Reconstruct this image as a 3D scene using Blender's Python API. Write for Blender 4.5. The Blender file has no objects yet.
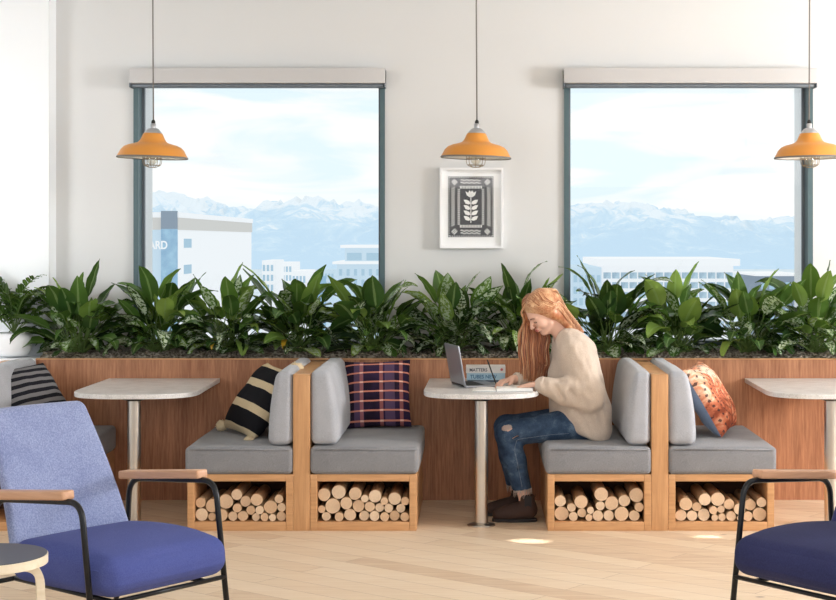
import bpy, bmesh, math, random
import numpy as np
from mathutils import Vector, Matrix, noise as mnoise

C = bpy.context.scene.collection
R = math.radians
PI = math.pi

# ---------------------------------------------------------------- materials
def srgb(r, g, b):
    f = lambda c: (c/255.0)/12.92 if c/255.0 <= 0.04045 else (((c/255.0)+0.055)/1.055)**2.4
    return (f(r), f(g), f(b), 1.0)

class NT:
    def __init__(s, name):
        s.m = bpy.data.materials.new(name); s.m.use_nodes = True
        s.t = s.m.node_tree; s.t.nodes.clear()
        s.out = s.n('ShaderNodeOutputMaterial')
    def n(s, typ, **kw):
        nd = s.t.nodes.new(typ)
        for k, v in kw.items():
            if k in nd.inputs: nd.inputs[k].default_value = v
            else: setattr(nd, k, v)
        return nd
    def l(s, a, b): s.t.links.new(a, b)
    def coord(s, scale=(1,1,1), rot=(0,0,0), kind='Object', loc=(0,0,0)):
        tc = s.n('ShaderNodeTexCoord'); mp = s.n('ShaderNodeMapping')
        mp.inputs['Scale'].default_value = scale; mp.inputs['Rotation'].default_value = rot
        mp.inputs['Location'].default_value = loc
        s.l(tc.outputs[kind], mp.inputs['Vector']); return mp.outputs[0]
    def noise(s, vec, scale, detail=3, rough=0.5, dist=0.0):
        n = s.n('ShaderNodeTexNoise', Scale=scale, Detail=detail, Roughness=rough, Distortion=dist)
        s.l(vec, n.inputs['Vector']); return n.outputs['Fac']
    def ramp(s, fac, stops, interp='LINEAR'):
        r = s.n('ShaderNodeValToRGB'); cr = r.color_ramp; cr.interpolation = interp
        while len(cr.elements) < len(stops): cr.elements.new(0.5)
        for e, (p, c) in zip(cr.elements, stops): e.position = p; e.color = c
        s.l(fac, r.inputs['Fac']); return r.outputs['Color']
    def mix(s, fac, a, b, mode='MIX'):
        m = s.n('ShaderNodeMix', data_type='RGBA', blend_type=mode)
        for sock, v in ((m.inputs[0], fac), (m.inputs[6], a), (m.inputs[7], b)):
            if hasattr(v, 'links'): s.l(v, sock)
            else: sock.default_value = v
        return m.outputs[2]
    def math(s, op, a, b=0.0, c=None):
        m = s.n('ShaderNodeMath', operation=op)
        for i, v in enumerate((a, b) if c is None else (a, b, c)):
            if hasattr(v, 'links'): s.l(v, m.inputs[i])
            else: m.inputs[i].default_value = v
        return m.outputs[0]
    def bump(s, h, strength=0.3, dist=0.01):
        b = s.n('ShaderNodeBump', Strength=strength, Distance=dist); s.l(h, b.inputs['Height']); return b.outputs[0]
    def bsdf(s, color, rough=0.6, metal=0.0, normal=None, spec=0.5, **kw):
        p = s.n('ShaderNodeBsdfPrincipled')
        if hasattr(color, 'links'): s.l(color, p.inputs['Base Color'])
        else: p.inputs['Base Color'].default_value = color
        if hasattr(rough, 'links'): s.l(rough, p.inputs['Roughness'])
        else: p.inputs['Roughness'].default_value = rough
        p.inputs['Metallic'].default_value = metal
        p.inputs['Specular IOR Level'].default_value = spec
        for k, v in kw.items(): p.inputs[k.replace('_', ' ')].default_value = v
        if normal is not None: s.l(normal, p.inputs['Normal'])
        s.l(p.outputs[0], s.out.inputs['Surface']); return p

def plain(name, col, rough=0.6, metal=0.0, spec=0.5, bs=0, bd=0.002, var=0.0):
    t = NT(name); v = t.coord()
    nz = t.noise(v, 60 if not bs else bs, 4)
    c = col
    if var: c = t.mix(t.noise(v, 4, 3), tuple(x*(1-var) for x in col[:3])+(1,), tuple(min(1, x*(1+var)) for x in col[:3])+(1,))
    t.bsdf(c, rough, metal, t.bump(nz, 0.25, bd) if bs else None, spec)
    return t.m

def wood(name, c1, c2, axis='Z', scale=1.0, rough=0.45, contrast=1.0):
    t = NT(name)
    st = {'X': (0.06, 1, 1), 'Y': (1, 0.06, 1), 'Z': (1, 1, 0.06)}[axis]
    v = t.coord(tuple(x*scale for x in st))
    a = t.noise(v, 60, 6, 0.65, 0.3); b = t.noise(v, 8, 3, 0.5, 0.8)
    f = t.math('ADD', t.math('MULTIPLY', a, 0.6), t.math('MULTIPLY', b, 0.4))
    d = 0.14/contrast
    col = t.ramp(f, [(0.5-d, c1), (0.5+d, c2)])
    t.bsdf(col, rough, 0, t.bump(a, 0.12, 0.002), 0.4)
    return t.m

def fabric(name, c, c2=None, rough=0.9, weave=900, var=0.12, bs=0.35, blotch=6, sheen=.2):
    t = NT(name); v = t.coord()
    c2 = c2 or tuple(x*(1-var) for x in c[:3])+(1,)
    a = t.noise(v, weave/3, 2, 0.7); b = t.noise(v, blotch, 3)
    f = t.math('ADD', t.math('MULTIPLY', a, 0.75), t.math('MULTIPLY', b, 0.25))
    col = t.ramp(f, [(0.38, c2), (0.62, c)])
    t.bsdf(col, rough, 0, t.bump(a, bs, 0.002), 0.2, Sheen_Weight=sheen)
    return t.m

M = {}
M['wall'] = plain('wall_paint', srgb(222,222,222), 0.85, 0, 0.2, 180, 0.0008)
M['pier'] = plain('pier_paint', srgb(248,250,253), 0.8, 0, 0.2, 180, 0.0008)
M['ceiling'] = plain('ceiling_paint', srgb(235,235,232), 0.9)
M['ext'] = plain('exterior_plaster', srgb(240,241,242), 0.9)
M['teal'] = plain('teal_frame', srgb(82,104,110), 0.45, 0.0, 0.4)
M['blind'] = plain('blind_case', srgb(200,198,198), 0.5, 0.0, 0.4)
M['blind_dark'] = plain('blind_rail', srgb(108,116,124), 0.5, 0.2)
M['panel'] = wood('panel_oak', srgb(142,90,62), srgb(192,136,100), 'Z', 1.5, 0.42, 1.1)
M['oak'] = wood('bench_oak', srgb(192,140,94), srgb(220,170,122), 'Z', 1.0, 0.42)
M['oakx'] = wood('bench_oak_flat', srgb(192,140,94), srgb(220,170,122), 'X', 1.0, 0.42)
M['niche'] = wood('shaded_niche_wood', srgb(70,45,30), srgb(95,62,42), 'X', 1.0, 0.7)  # shade inside the log niches painted into this darker brown
M['arm'] = wood('arm_wood', srgb(196,146,112), srgb(220,172,138), 'X', 1.2, 0.35)
M['birch'] = wood('birch_ply', srgb(236,220,192), srgb(248,236,214), 'X', 1.0, 0.45)
M['birchleg'] = wood('birch_leg', srgb(205,160,118), srgb(226,186,146), 'Z', 1.0, 0.4)
M['lino'] = plain('black_linoleum', srgb(58,64,76), 0.35)
M['seat_grey'] = fabric('seat_grey_wool', srgb(150,150,154), srgb(124,124,128))
M['back_grey'] = fabric('back_grey_wool', srgb(186,188,195), srgb(160,162,169))
M['steel'] = plain('brushed_steel', srgb(205,198,190), 0.28, 1.0, 0.5)
M['chrome'] = plain('polished_cap', srgb(190,192,198), 0.3, 0.9)
M['blacktube'] = plain('black_tube', srgb(26,27,31), 0.3, 0.3)
M['black'] = plain('black_plastic', srgb(22,22,24), 0.5)
M['orange'] = plain('orange_enamel', srgb(222,148,62), 0.42, 0.0, 0.5)
M['inner'] = plain('white_enamel', srgb(244,242,236), 0.4)
M['cord'] = plain('grey_cord', srgb(120,116,112), 0.6)
M['wire'] = plain('cage_wire', srgb(150,130,100), 0.35, 0.7)
M['blue_back'] = fabric('periwinkle_wool', srgb(160,171,208), srgb(122,134,178), weave=500)
M['blue_seat'] = fabric('indigo_wool', srgb(86,96,160), srgb(72,82,146), weave=700, blotch=3, sheen=.03)
M['shaded_blue_back'] = fabric('shaded_blue_wool', srgb(60,64,116), srgb(50,54,104), weave=500)  # blue chair wool with shadow darkened into the colour
M['shaded_blue_seat'] = fabric('shaded_indigo_wool', srgb(52,56,98), srgb(42,46,84), weave=700, blotch=3, sheen=.03)  # seat wool of the same chair, shadow also in the colour
M['white'] = plain('white_lacquer', srgb(250,250,252), 0.4)
M['mat'] = plain('mat_board', srgb(252,252,252), 0.8)
M['ink'] = plain('charcoal_print', srgb(48,43,46), 0.8)
M['paper'] = plain('paper', srgb(246,245,242), 0.8)
M['alu'] = plain('silver_laptop', srgb(168,170,178), 0.35, 0.6)
M['screen'] = plain('screen_glass', srgb(30,34,44), 0.1)
M['cream_cover'] = plain('cream_cover', srgb(238,234,232), 0.6)
M['blue_cover'] = plain('blue_cover', srgb(176,208,226), 0.6)
M['dark_cover'] = plain('slate_cover', srgb(86,98,116), 0.6)
M['text_dark'] = plain('dark_lettering', srgb(70,74,84), 0.6)
M['text_blue'] = plain('blue_lettering', srgb(70,120,160), 0.6)
M['skin'] = plain('skin', srgb(236,190,168), 0.5, 0, 0.4, 200, 0.0004, 0.04)
M['lips'] = plain('lips', srgb(205,110,105), 0.4)
M['eyewhite'] = plain('eye_white', srgb(235,230,228), 0.3)
M['iris'] = plain('eye_iris', srgb(60,70,80), 0.3)
M['lash'] = plain('dark_lash', srgb(92,56,38), 0.7)
M['boot'] = plain('brown_suede', srgb(66,48,42), 0.8, 0, 0.3, 120, 0.001, 0.1)
M['elastic'] = plain('dark_elastic', srgb(40,36,38), 0.8)
M['fray'] = plain('denim_fray', srgb(196,180,172), 0.9)
M['denim_dark'] = plain('denim_stitch', srgb(150,160,175), 0.9)
M['pebble'] = None

def m_sweater():
    t = NT('cream_knit'); v = t.coord()
    w = t.n('ShaderNodeTexWave', wave_type='BANDS', bands_direction='Z', Scale=70, Distortion=1.5, Detail=2)
    t.l(v, w.inputs['Vector'])
    a = t.noise(v, 260, 2, 0.7); b = t.noise(t.coord((1,1,.45)), 9, 3)
    h = t.math('ADD', t.math('MULTIPLY', w.outputs['Fac'], .25), t.math('ADD', t.math('MULTIPLY', a, .3), t.math('MULTIPLY', b, 3.0)))
    col = t.ramp(a, [(0.3, srgb(210,188,170)), (0.7, srgb(232,215,199))])
    t.bsdf(col, 0.95, 0, t.bump(h, .5, .012), .15, Sheen_Weight=.3); return t.m
M['sweater'] = m_sweater()
def m_denim():
    t = NT('blue_denim'); v = t.coord()
    a = t.noise(v, 300, 2, .7); b = t.noise(v, 14, 4, .6); c = t.noise(v, 5, 2)
    f = t.math('ADD', t.math('MULTIPLY', a, .3), t.math('MULTIPLY', b, .7))
    col = t.ramp(f, [(.34, srgb(38,54,78)), (.54, srgb(64,84,110)), (.70, srgb(116,136,156))])
    t.bsdf(col, .85, 0, t.bump(t.math('ADD', a, t.math('MULTIPLY', b, 2.5)), .4, .006), .2); return t.m
M['denim'] = m_denim()
def m_hair():
    t = NT('strawberry_hair')
    v = t.coord((60, 60, 3)); a = t.noise(v, 1.6, 4, .6)
    at = t.n('ShaderNodeAttribute', attribute_name='tint')
    f = t.math('ADD', t.math('MULTIPLY', a, .45), t.math('MULTIPLY', at.outputs['Fac'], .6))
    col = t.ramp(f, [(.2, srgb(122,66,42)), (.48, srgb(188,118,78)), (.8, srgb(244,206,162))])
    t.bsdf(col, .38, 0, t.bump(a, .3, .003), .5); return t.m
M['hair'] = m_hair()
def m_leaf():
    t = NT('leaf_green')
    at = t.n('ShaderNodeAttribute', attribute_name='tint')      # r: hue variation, g: across-blade position, b: variegation
    sep = t.n('ShaderNodeSeparateColor'); t.l(at.outputs['Color'], sep.inputs[0])
    base = t.ramp(sep.outputs[0], [(0, srgb(22,42,24)), (.45, srgb(54,86,40)), (.7, srgb(88,122,54)), (1, srgb(146,172,84))])
    v = t.coord(); nz = t.noise(v, 55, 3, .6)
    rib = t.math('LESS_THAN', sep.outputs[1], .12)
    mid = t.mix(t.math('MULTIPLY', rib, .45), base, srgb(150,176,110))
    vmask = t.math('MULTIPLY', sep.outputs[2], t.math('MULTIPLY', t.math('GREATER_THAN', nz, .5), t.math('LESS_THAN', sep.outputs[1], .7)))
    col = t.mix(t.math('MULTIPLY', vmask, .8), mid, srgb(206,220,192))
    p = t.bsdf(col, .27, 0, t.bump(nz, .15, .003), .5)
    tr = t.n('ShaderNodeBsdfTranslucent'); t.l(t.mix(.5, col, srgb(130,160,50)), tr.inputs[0])
    mx = t.n('ShaderNodeMixShader'); mx.inputs[0].default_value = .22
    t.l(p.outputs[0], mx.inputs[1]); t.l(tr.outputs[0], mx.inputs[2]); t.l(mx.outputs[0], t.out.inputs[0])
    return t.m
M['leaf'] = m_leaf()
M['stem'] = plain('plant_stem', srgb(96,122,58), .5)
M['yellowleaf'] = plain('yellow_leaf', srgb(206,160,40), .5)
def m_soil():
    t = NT('bark_mulch'); v = t.coord()
    vo = t.n('ShaderNodeTexVoronoi', Scale=55.0); t.l(v, vo.inputs['Vector'])
    a = t.noise(v, 90, 4, .7)
    col = t.ramp(t.math('ADD', t.math('MULTIPLY', vo.outputs['Distance'], .6), t.math('MULTIPLY', a, .6)), [(.25, srgb(60,52,46)), (.5, srgb(130,117,104)), (.75, srgb(190,178,164))])
    t.bsdf(col, .9, 0, t.bump(vo.outputs['Distance'], .9, .02), .2); return t.m
M['soil'] = m_soil()
def m_terrazzo():
    t = NT('pale_stone'); v = t.coord()
    a = t.noise(v, 160, 3, .7); b = t.noise(v, 12, 4, .6)
    col = t.ramp(t.math('ADD', t.math('MULTIPLY', a, .6), t.math('MULTIPLY', b, .4)), [(.35, srgb(196,192,190)), (.52, srgb(230,228,227)), (.7, srgb(246,245,244))])
    t.bsdf(col, .28, 0, None, .5); return t.m
M['stone'] = m_terrazzo()
def m_floor():
    t = NT('oak_planks'); v = t.coord((1,1,1), (0,0,R(38)))
    br = t.n('ShaderNodeTexBrick', offset=.37, Scale=1.0)
    for k, x in (('Mortar Size', .0016), ('Brick Width', 1.9), ('Row Height', .15), ('Bias', 0.0), ('Mortar Smooth', .2)): br.inputs[k].default_value = x
    br.inputs['Color1'].default_value = (0,0,0,1); br.inputs['Color2'].default_value = (1,1,1,1); br.inputs['Mortar'].default_value = (.5,.5,.5,1)
    t.l(v, br.inputs['Vector'])
    v2 = t.coord((.5, 7, 1), (0,0,R(38)))
    g = t.noise(v2, 5, 6, .65, .5)
    kn = t.n('ShaderNodeTexVoronoi', Scale=1.7); t.l(t.coord((1,1.6,1), (0,0,R(38))), kn.inputs['Vector'])
    knot = t.ramp(kn.outputs['Distance'], [(.02, (1,1,1,1)), (.045, (0,0,0,1))])
    f = t.math('ADD', t.math('MULTIPLY', g, .62), t.math('MULTIPLY', br.outputs['Color'], .24))
    col = t.ramp(f, [(.2, srgb(206,174,144)), (.42, srgb(230,206,178)), (.68, srgb(242,223,199))])
    col = t.mix(t.math('MULTIPLY', br.outputs['Fac'], .7), col, srgb(140,104,76))
    col = t.mix(t.math('MULTIPLY', knot, .65), col, srgb(120,82,58))
    t.bsdf(col, .42, 0, t.bump(g, .05, .002), .35); return t.m
M['floor'] = m_floor()
def m_logend(name, hue):
    t = NT(name); tc = t.n('ShaderNodeTexCoord'); oi = t.n('ShaderNodeObjectInfo')
    mp = t.n('ShaderNodeMapping'); mp.inputs['Scale'].default_value = (1, .04, 1); t.l(tc.outputs['Object'], mp.inputs['Vector'])
    w = t.n('ShaderNodeTexWave', wave_type='RINGS', rings_direction='Y', Scale=45, Distortion=2.5, Detail=2); w.inputs['Detail Scale'].default_value = 3
    t.l(mp.outputs[0], w.inputs['Vector'])
    a = t.noise(mp.outputs[0], 90, 3)
    c = t.mix(oi.outputs['Random'], srgb(*hue[0]), srgb(*hue[1]))
    col = t.mix(t.math('MULTIPLY', w.outputs['Fac'], .18), c, srgb(170,116,72))
    col = t.mix(t.math('MULTIPLY', a, .25), col, srgb(150,104,66))
    t.bsdf(col, .8, 0, None, .2); return t.m
M['logend'] = m_logend('log_cut_face', ((228,192,156), (247,222,192)))
def m_bark():
    t = NT('pale_bark'); v = t.coord((1,.2,1)); a = t.noise(v, 40, 4, .65)
    oi = t.n('ShaderNodeObjectInfo')
    c = t.mix(oi.outputs['Random'], srgb(190,150,112), srgb(222,190,150))
    t.bsdf(t.mix(t.math('MULTIPLY', a, .55), c, srgb(110,80,58)), .85, 0, t.bump(a, .5, .004), .2); return t.m
M['bark'] = m_bark()
def m_glass():
    t = NT('window_glass'); tr = t.n('ShaderNodeBsdfTransparent'); gl = t.n('ShaderNodeBsdfGlossy', Roughness=.0)
    fr = t.n('ShaderNodeFresnel', IOR=1.25); mx = t.n('ShaderNodeMixShader')
    tr.inputs[0].default_value = (.985,.992,.99,1)
    t.l(fr.outputs[0], mx.inputs[0]); t.l(tr.outputs[0], mx.inputs[1]); t.l(gl.outputs[0], mx.inputs[2]); t.l(mx.outputs[0], t.out.inputs[0]); return t.m
M['glass'] = m_glass()
def m_bulb():
    t = NT('clear_bulb'); tr = t.n('ShaderNodeBsdfTransparent'); gl = t.n('ShaderNodeBsdfGlossy', Roughness=.05)
    mx = t.n('ShaderNodeMixShader'); mx.inputs[0].default_value = .25; tr.inputs[0].default_value = (.98,.95,.88,1)
    t.l(tr.outputs[0], mx.inputs[1]); t.l(gl.outputs[0], mx.inputs[2]); t.l(mx.outputs[0], t.out.inputs[0]); return t.m
M['bulb'] = m_bulb()
def m_clear():
    t = NT('picture_glazing'); tr = t.n('ShaderNodeBsdfTransparent'); gl = t.n('ShaderNodeBsdfGlossy', Roughness=.02)
    mx = t.n('ShaderNodeMixShader'); mx.inputs[0].default_value = .04
    t.l(tr.outputs[0], mx.inputs[1]); t.l(gl.outputs[0], mx.inputs[2]); t.l(mx.outputs[0], t.out.inputs[0]); return t.m
M['clear'] = m_clear()
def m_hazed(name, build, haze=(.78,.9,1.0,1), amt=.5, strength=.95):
    """distant thing: surface colour with air haze painted in as emission"""
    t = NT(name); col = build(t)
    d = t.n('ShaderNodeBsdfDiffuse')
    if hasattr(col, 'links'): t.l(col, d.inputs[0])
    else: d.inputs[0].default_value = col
    e = t.n('ShaderNodeEmission', Strength=strength); e.inputs[0].default_value = haze  # painted haze: an even glow, no air volume
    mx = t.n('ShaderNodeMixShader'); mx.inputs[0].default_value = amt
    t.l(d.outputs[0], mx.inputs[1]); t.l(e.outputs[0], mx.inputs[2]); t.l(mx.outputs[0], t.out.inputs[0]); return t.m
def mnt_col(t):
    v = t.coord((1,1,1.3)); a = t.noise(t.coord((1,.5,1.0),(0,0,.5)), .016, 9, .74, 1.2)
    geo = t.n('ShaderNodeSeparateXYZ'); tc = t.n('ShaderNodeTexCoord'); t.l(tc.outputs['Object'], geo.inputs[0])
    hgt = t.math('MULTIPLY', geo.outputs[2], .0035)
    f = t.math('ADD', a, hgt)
    return t.ramp(f, [(.50, srgb(150,202,236)), (.60, srgb(186,222,244)), (.68, srgb(255,255,255))])  # blue tones carry distance haze in the colour; white is snow
M['mountain'] = m_hazed('hazed_snowy_rock', mnt_col, (.78,.90,1.0,1), .60, 1.0)
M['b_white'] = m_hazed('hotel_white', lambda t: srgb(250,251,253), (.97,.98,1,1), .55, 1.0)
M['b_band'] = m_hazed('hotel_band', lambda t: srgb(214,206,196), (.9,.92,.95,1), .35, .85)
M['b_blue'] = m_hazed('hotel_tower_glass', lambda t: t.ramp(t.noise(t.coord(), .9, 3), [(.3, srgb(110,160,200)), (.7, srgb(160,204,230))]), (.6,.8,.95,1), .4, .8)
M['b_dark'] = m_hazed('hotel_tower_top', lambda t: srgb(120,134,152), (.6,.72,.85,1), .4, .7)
M['b_paleblue'] = m_hazed('pale_blue_cladding_shade', lambda t: srgb(196,222,240), (.8,.92,1,1), .45, .9)  # also the painted shade on the white hotel's front
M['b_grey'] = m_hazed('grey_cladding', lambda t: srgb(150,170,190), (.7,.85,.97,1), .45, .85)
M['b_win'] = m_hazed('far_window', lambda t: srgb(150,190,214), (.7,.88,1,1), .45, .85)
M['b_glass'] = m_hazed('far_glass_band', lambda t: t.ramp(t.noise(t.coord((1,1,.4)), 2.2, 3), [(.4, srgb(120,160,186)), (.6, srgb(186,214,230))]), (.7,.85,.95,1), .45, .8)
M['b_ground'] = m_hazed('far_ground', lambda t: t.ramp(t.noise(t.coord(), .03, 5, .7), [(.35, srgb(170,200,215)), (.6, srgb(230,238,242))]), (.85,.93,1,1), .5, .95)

# pillows (patterns live in the material, local coordinates)
def m_plaid():
    t = NT('plaid_cloth'); tc = t.n('ShaderNodeTexCoord'); sp = t.n('ShaderNodeSeparateXYZ'); t.l(tc.outputs['Object'], sp.inputs[0])
    def bands(o, n, off, lo):
        u = t.math('FRACT', t.math('ADD', t.math('MULTIPLY', o, n), off))
        return t.math('LESS_THAN', t.math('ABSOLUTE', t.math('SUBTRACT', u, .5)), lo)
    v = t.coord(); nz = t.noise(v, 260, 2)
    base = t.ramp(t.noise(v, 7, 2), [(.4, srgb(38,28,46)), (.6, srgb(54,40,72))])
    bx = bands(sp.outputs[0], 8.6, .3, .09); bx2 = bands(sp.outputs[0], 5.5, .1, .16)
    bz = bands(sp.outputs[1], 17.5, .5, .085)
    c = t.mix(t.math('MULTIPLY', bx2, .32), base, srgb(140,112,150))
    c = t.mix(t.math('MULTIPLY', bx, .45), c, srgb(214,130,120))
    c = t.mix(t.math('MULTIPLY', bz, .85), c, srgb(238,152,128))
    c = t.mix(t.math('MULTIPLY', t.math('MULTIPLY', bz, bx), .9), c, srgb(252,214,196))
    t.bsdf(c, .9, 0, t.bump(nz, .3, .002), .2); return t.m
M['plaid'] = m_plaid()
def m_stripe(name, cols, n, off, lo, axis=1):
    t = NT(name); tc = t.n('ShaderNodeTexCoord'); sp = t.n('ShaderNodeSeparateXYZ'); t.l(tc.outputs['Object'], sp.inputs[0])
    v = t.coord(); nz = t.noise(v, 200, 2); wob = t.math('MULTIPLY', t.noise(v, 5, 2), .12)
    u = t.math('FRACT', t.math('ADD', t.math('ADD', t.math('MULTIPLY', sp.outputs[axis], n), off), wob))
    b = t.math('LESS_THAN', u, lo)
    c = t.mix(b, cols[0], cols[1]); c = t.mix(t.math('MULTIPLY', nz, .3), c, (.02,.02,.02,1))
    t.bsdf(c, .95, 0, t.bump(nz, .5, .003), .15); return t.m
M['stripe_cream'] = m_stripe('black_cream_stripe', (srgb(26,26,32), srgb(226,206,170)), 7.2, .62, .33)
M['stripe_grey'] = m_stripe('black_grey_stripe', (srgb(30,30,38), srgb(132,130,132)), 21.0, .2, .50)
M['cream_yarn'] = plain('cream_yarn', srgb(226,206,172), .95, 0, .2, 150, .004, .1)
def m_rust():
    t = NT('rust_print'); v = t.coord(); a = t.noise(v, 9, 4, .6, 1.2); tc = t.n('ShaderNodeTexCoord')
    vo = t.n('ShaderNodeTexVoronoi', Scale=26.0); t.l(v, vo.inputs['Vector'])
    sq = t.n('ShaderNodeSeparateXYZ'); t.l(tc.outputs['Object'], sq.inputs[0]); a = t.math('ADD', a, t.math('MULTIPLY', sq.outputs[1], .45))
    col = t.ramp(a, [(.34, srgb(150,76,54)), (.46, srgb(204,116,84)), (.56, srgb(224,164,130)), (.66, srgb(238,214,192))])
    sp = t.n('ShaderNodeSeparateXYZ'); t.l(tc.outputs['Object'], sp.inputs[0])
    r = t.math('SQRT', t.math('ADD', t.math('POWER', sp.outputs[0], 2), t.math('POWER', sp.outputs[1], 2)))
    ring = t.math('LESS_THAN', t.math('ABSOLUTE', t.math('SUBTRACT', t.math('FRACT', t.math('MULTIPLY', r, 24)), .5)), .15)
    ang = t.math('ARCTAN2', sp.outputs[1], sp.outputs[0])
    dots = t.math('GREATER_THAN', t.math('SINE', t.math('MULTIPLY', ang, 34)), .25)
    col = t.mix(t.math('MULTIPLY', t.math('MULTIPLY', ring, dots), .85), col, srgb(64,48,52))
    col = t.mix(t.math('MULTIPLY', t.math('LESS_THAN', vo.outputs['Distance'], .16), .6), col, srgb(70,50,50))
    t.bsdf(col, .9, 0, t.bump(a, .3, .003), .2); return t.m
M['rust'] = m_rust()
M['denim_cloth'] = fabric('blue_grey_cloth', srgb(132,148,170), srgb(110,126,150))
M['brown_cloth'] = plain('dark_brown_cloth', srgb(70,42,40), .9)

# ---------------------------------------------------------------- mesh helpers
class MB:
    def __init__(s): s.v = []; s.f = []; s.mi = []; s.sm = []
    def add(s, vs, fs, mi=0, smooth=True, mat=None):
        o = len(s.v)
        if mat is not None: vs = [mat @ Vector(v) for v in vs]
        s.v += [tuple(v) for v in vs]; s.f += [tuple(i+o for i in f) for f in fs]
        s.mi += [mi]*len(fs); s.sm += [smooth]*len(fs); return s
    def box(s, x0, x1, y0, y1, z0, z1, mi=0, mat=None):
        v = [(x, y, z) for x in (x0, x1) for y in (y0, y1) for z in (z0, z1)]
        return s.add(v, [(0,1,3,2), (4,6,7,5), (0,4,5,1), (2,3,7,6), (0,2,6,4), (1,5,7,3)], mi, False, mat)
    def rbox(s, x0, x1, y0, y1, z0, z1, r=.01, n=4, mi=0, bulge=(0,0,0), mat=None, m=6, fn=None):
        c = Vector(((x0+x1)/2, (y0+y1)/2, (z0+z1)/2)); h = Vector(((x1-x0)/2, (y1-y0)/2, (z1-z0)/2))
        r = min(r, h.x*.99, h.y*.99, h.z*.99)
        def ticks(hh):
            a = [-hh + r*(1-math.cos(i*PI/2/n)) for i in range(n)]
            b = [-(hh-r) + 2*(hh-r)*i/m for i in range(m+1)]
            return a + b + [-x for x in reversed(a)]
        T = [ticks(h[i]) for i in range(3)]; idx = {}; vs = []; fs = []
        def vert(p):
            k = (round(p[0], 6), round(p[1], 6), round(p[2], 6))
            if k in idx: return idx[k]
            q = Vector(p); inn = Vector([max(-(h[i]-r), min(h[i]-r, q[i])) for i in range(3)])
            d = q - inn; out = inn + d.normalized()*r if d.length > 1e-9 else q
            # points on flat areas keep their face offset
            u = [q[i]/h[i] for i in range(3)]
            for i in range(3):
                if abs(abs(u[i])-1) < 1e-6 and bulge[i]:
                    j, l = [a for a in range(3) if a != i]
                    out[i] += math.copysign(bulge[i]*(1-u[j]**2)*(1-u[l]**2), u[i])
            out = out + c
            if fn: out = Vector(fn(out))
            idx[k] = len(vs); vs.append(out); return idx[k]
        for ax in range(3):
            j, l = [(1,2), (2,0), (0,1)][ax]
            for sg in (-1, 1):
                for a in range(len(T[j])-1):
                    for b in range(len(T[l])-1):
                        q = []
                        for (aa, bb) in ((a,b), (a+1,b), (a+1,b+1), (a,b+1)):
                            p = [0,0,0]; p[ax] = sg*h[ax]; p[j] = T[j][aa]; p[l] = T[l][bb]; q.append(vert(p))
                        fs.append(tuple(q) if sg > 0 else tuple(reversed(q)))
        return s.add(vs, fs, mi, True, mat)
    def tube(s, pts, rad, n=10, mi=0, cap=True, flat=1.0, mat=None):
        pts = [Vector(p) for p in pts]; rad = rad if isinstance(rad, (list, tuple)) else [rad]*len(pts)
        vs = []; fs = []; up = None
        for i, p in enumerate(pts):
            t = (pts[min(i+1, len(pts)-1)] - pts[max(i-1, 0)]).normalized()
            if up is None: up = Vector((0,0,1)) if abs(t.z) < .9 else Vector((0,1,0))
            a = t.cross(up)
            if a.length < 1e-6: a = t.cross(Vector((1,0,0)))
            a.normalize(); b = a.cross(t).normalized(); up = b
            for k in range(n):
                an = 2*PI*k/n; vs.append(p + a*math.cos(an)*rad[i] + b*math.sin(an)*rad[i]*flat)
        for i in range(len(pts)-1):
            for k in range(n):
                fs.append((i*n+k, i*n+(k+1)%n, (i+1)*n+(k+1)%n, (i+1)*n+k))
        if cap: fs.append(tuple(range(n-1, -1, -1))); fs.append(tuple(range((len(pts)-1)*n, len(pts)*n)))
        return s.add(vs, fs, mi, True, mat)
    def lathe(s, prof, n=32, mi=0, cap0=False, cap1=False, mat=None):
        vs = [(r*math.cos(2*PI*k/n), r*math.sin(2*PI*k/n), z) for r, z in prof for k in range(n)]
        fs = [(i*n+k, i*n+(k+1)%n, (i+1)*n+(k+1)%n, (i+1)*n+k) for i in range(len(prof)-1) for k in range(n)]
        if cap0: fs.append(tuple(range(n-1, -1, -1)))
        if cap1: fs.append(tuple(range((len(prof)-1)*n, len(prof)*n)))
        return s.add(vs, fs, mi, True, mat)
    def prism(s, outline, z0, z1, mi=0, mi_side=None, bev=0.0, mat=None):
        """outline ccw in xy"""
        n = len(outline); c = Vector((sum(p[0] for p in outline)/n, sum(p[1] for p in outline)/n))
        def ring(z, ins):
            out = []
            for p in outline:
                d = Vector(p)-c; k = (d.length-ins)/d.length; q = c+d*k; out.append((q.x, q.y, z))
            return out
        rings = [ring(z0, bev), ring(z0+bev, 0), ring(z1-bev, 0), ring(z1, bev)] if bev else [ring(z0, 0), ring(z1, 0)]
        vs = [p for r_ in rings for p in r_]; m = len(rings)
        side = [(i*n+k, i*n+(k+1)%n, (i+1)*n+(k+1)%n, (i+1)*n+k) for i in range(m-1) for k in range(n)]
        s.add(vs, side, mi if mi_side is None else mi_side, False, mat)
        o = len(s.v)-len(vs)
        s.f += [tuple(o+i for i in range(n-1, -1, -1)), tuple(o+(m-1)*n+i for i in range(n))]; s.mi += [mi, mi]; s.sm += [False, False]
        return s
    def build(s, name, mats, parent=None, loc=None, rot=None):
        me = bpy.data.meshes.new(name); me.from_pydata(s.v, [], s.f)
        if not isinstance(mats, (list, tuple)): mats = [mats]
        for m in mats: me.materials.append(m)
        me.polygons.foreach_set('material_index', s.mi); me.polygons.foreach_set('use_smooth', s.sm); me.update()
        return link(name, me, parent, loc, rot)

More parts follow.
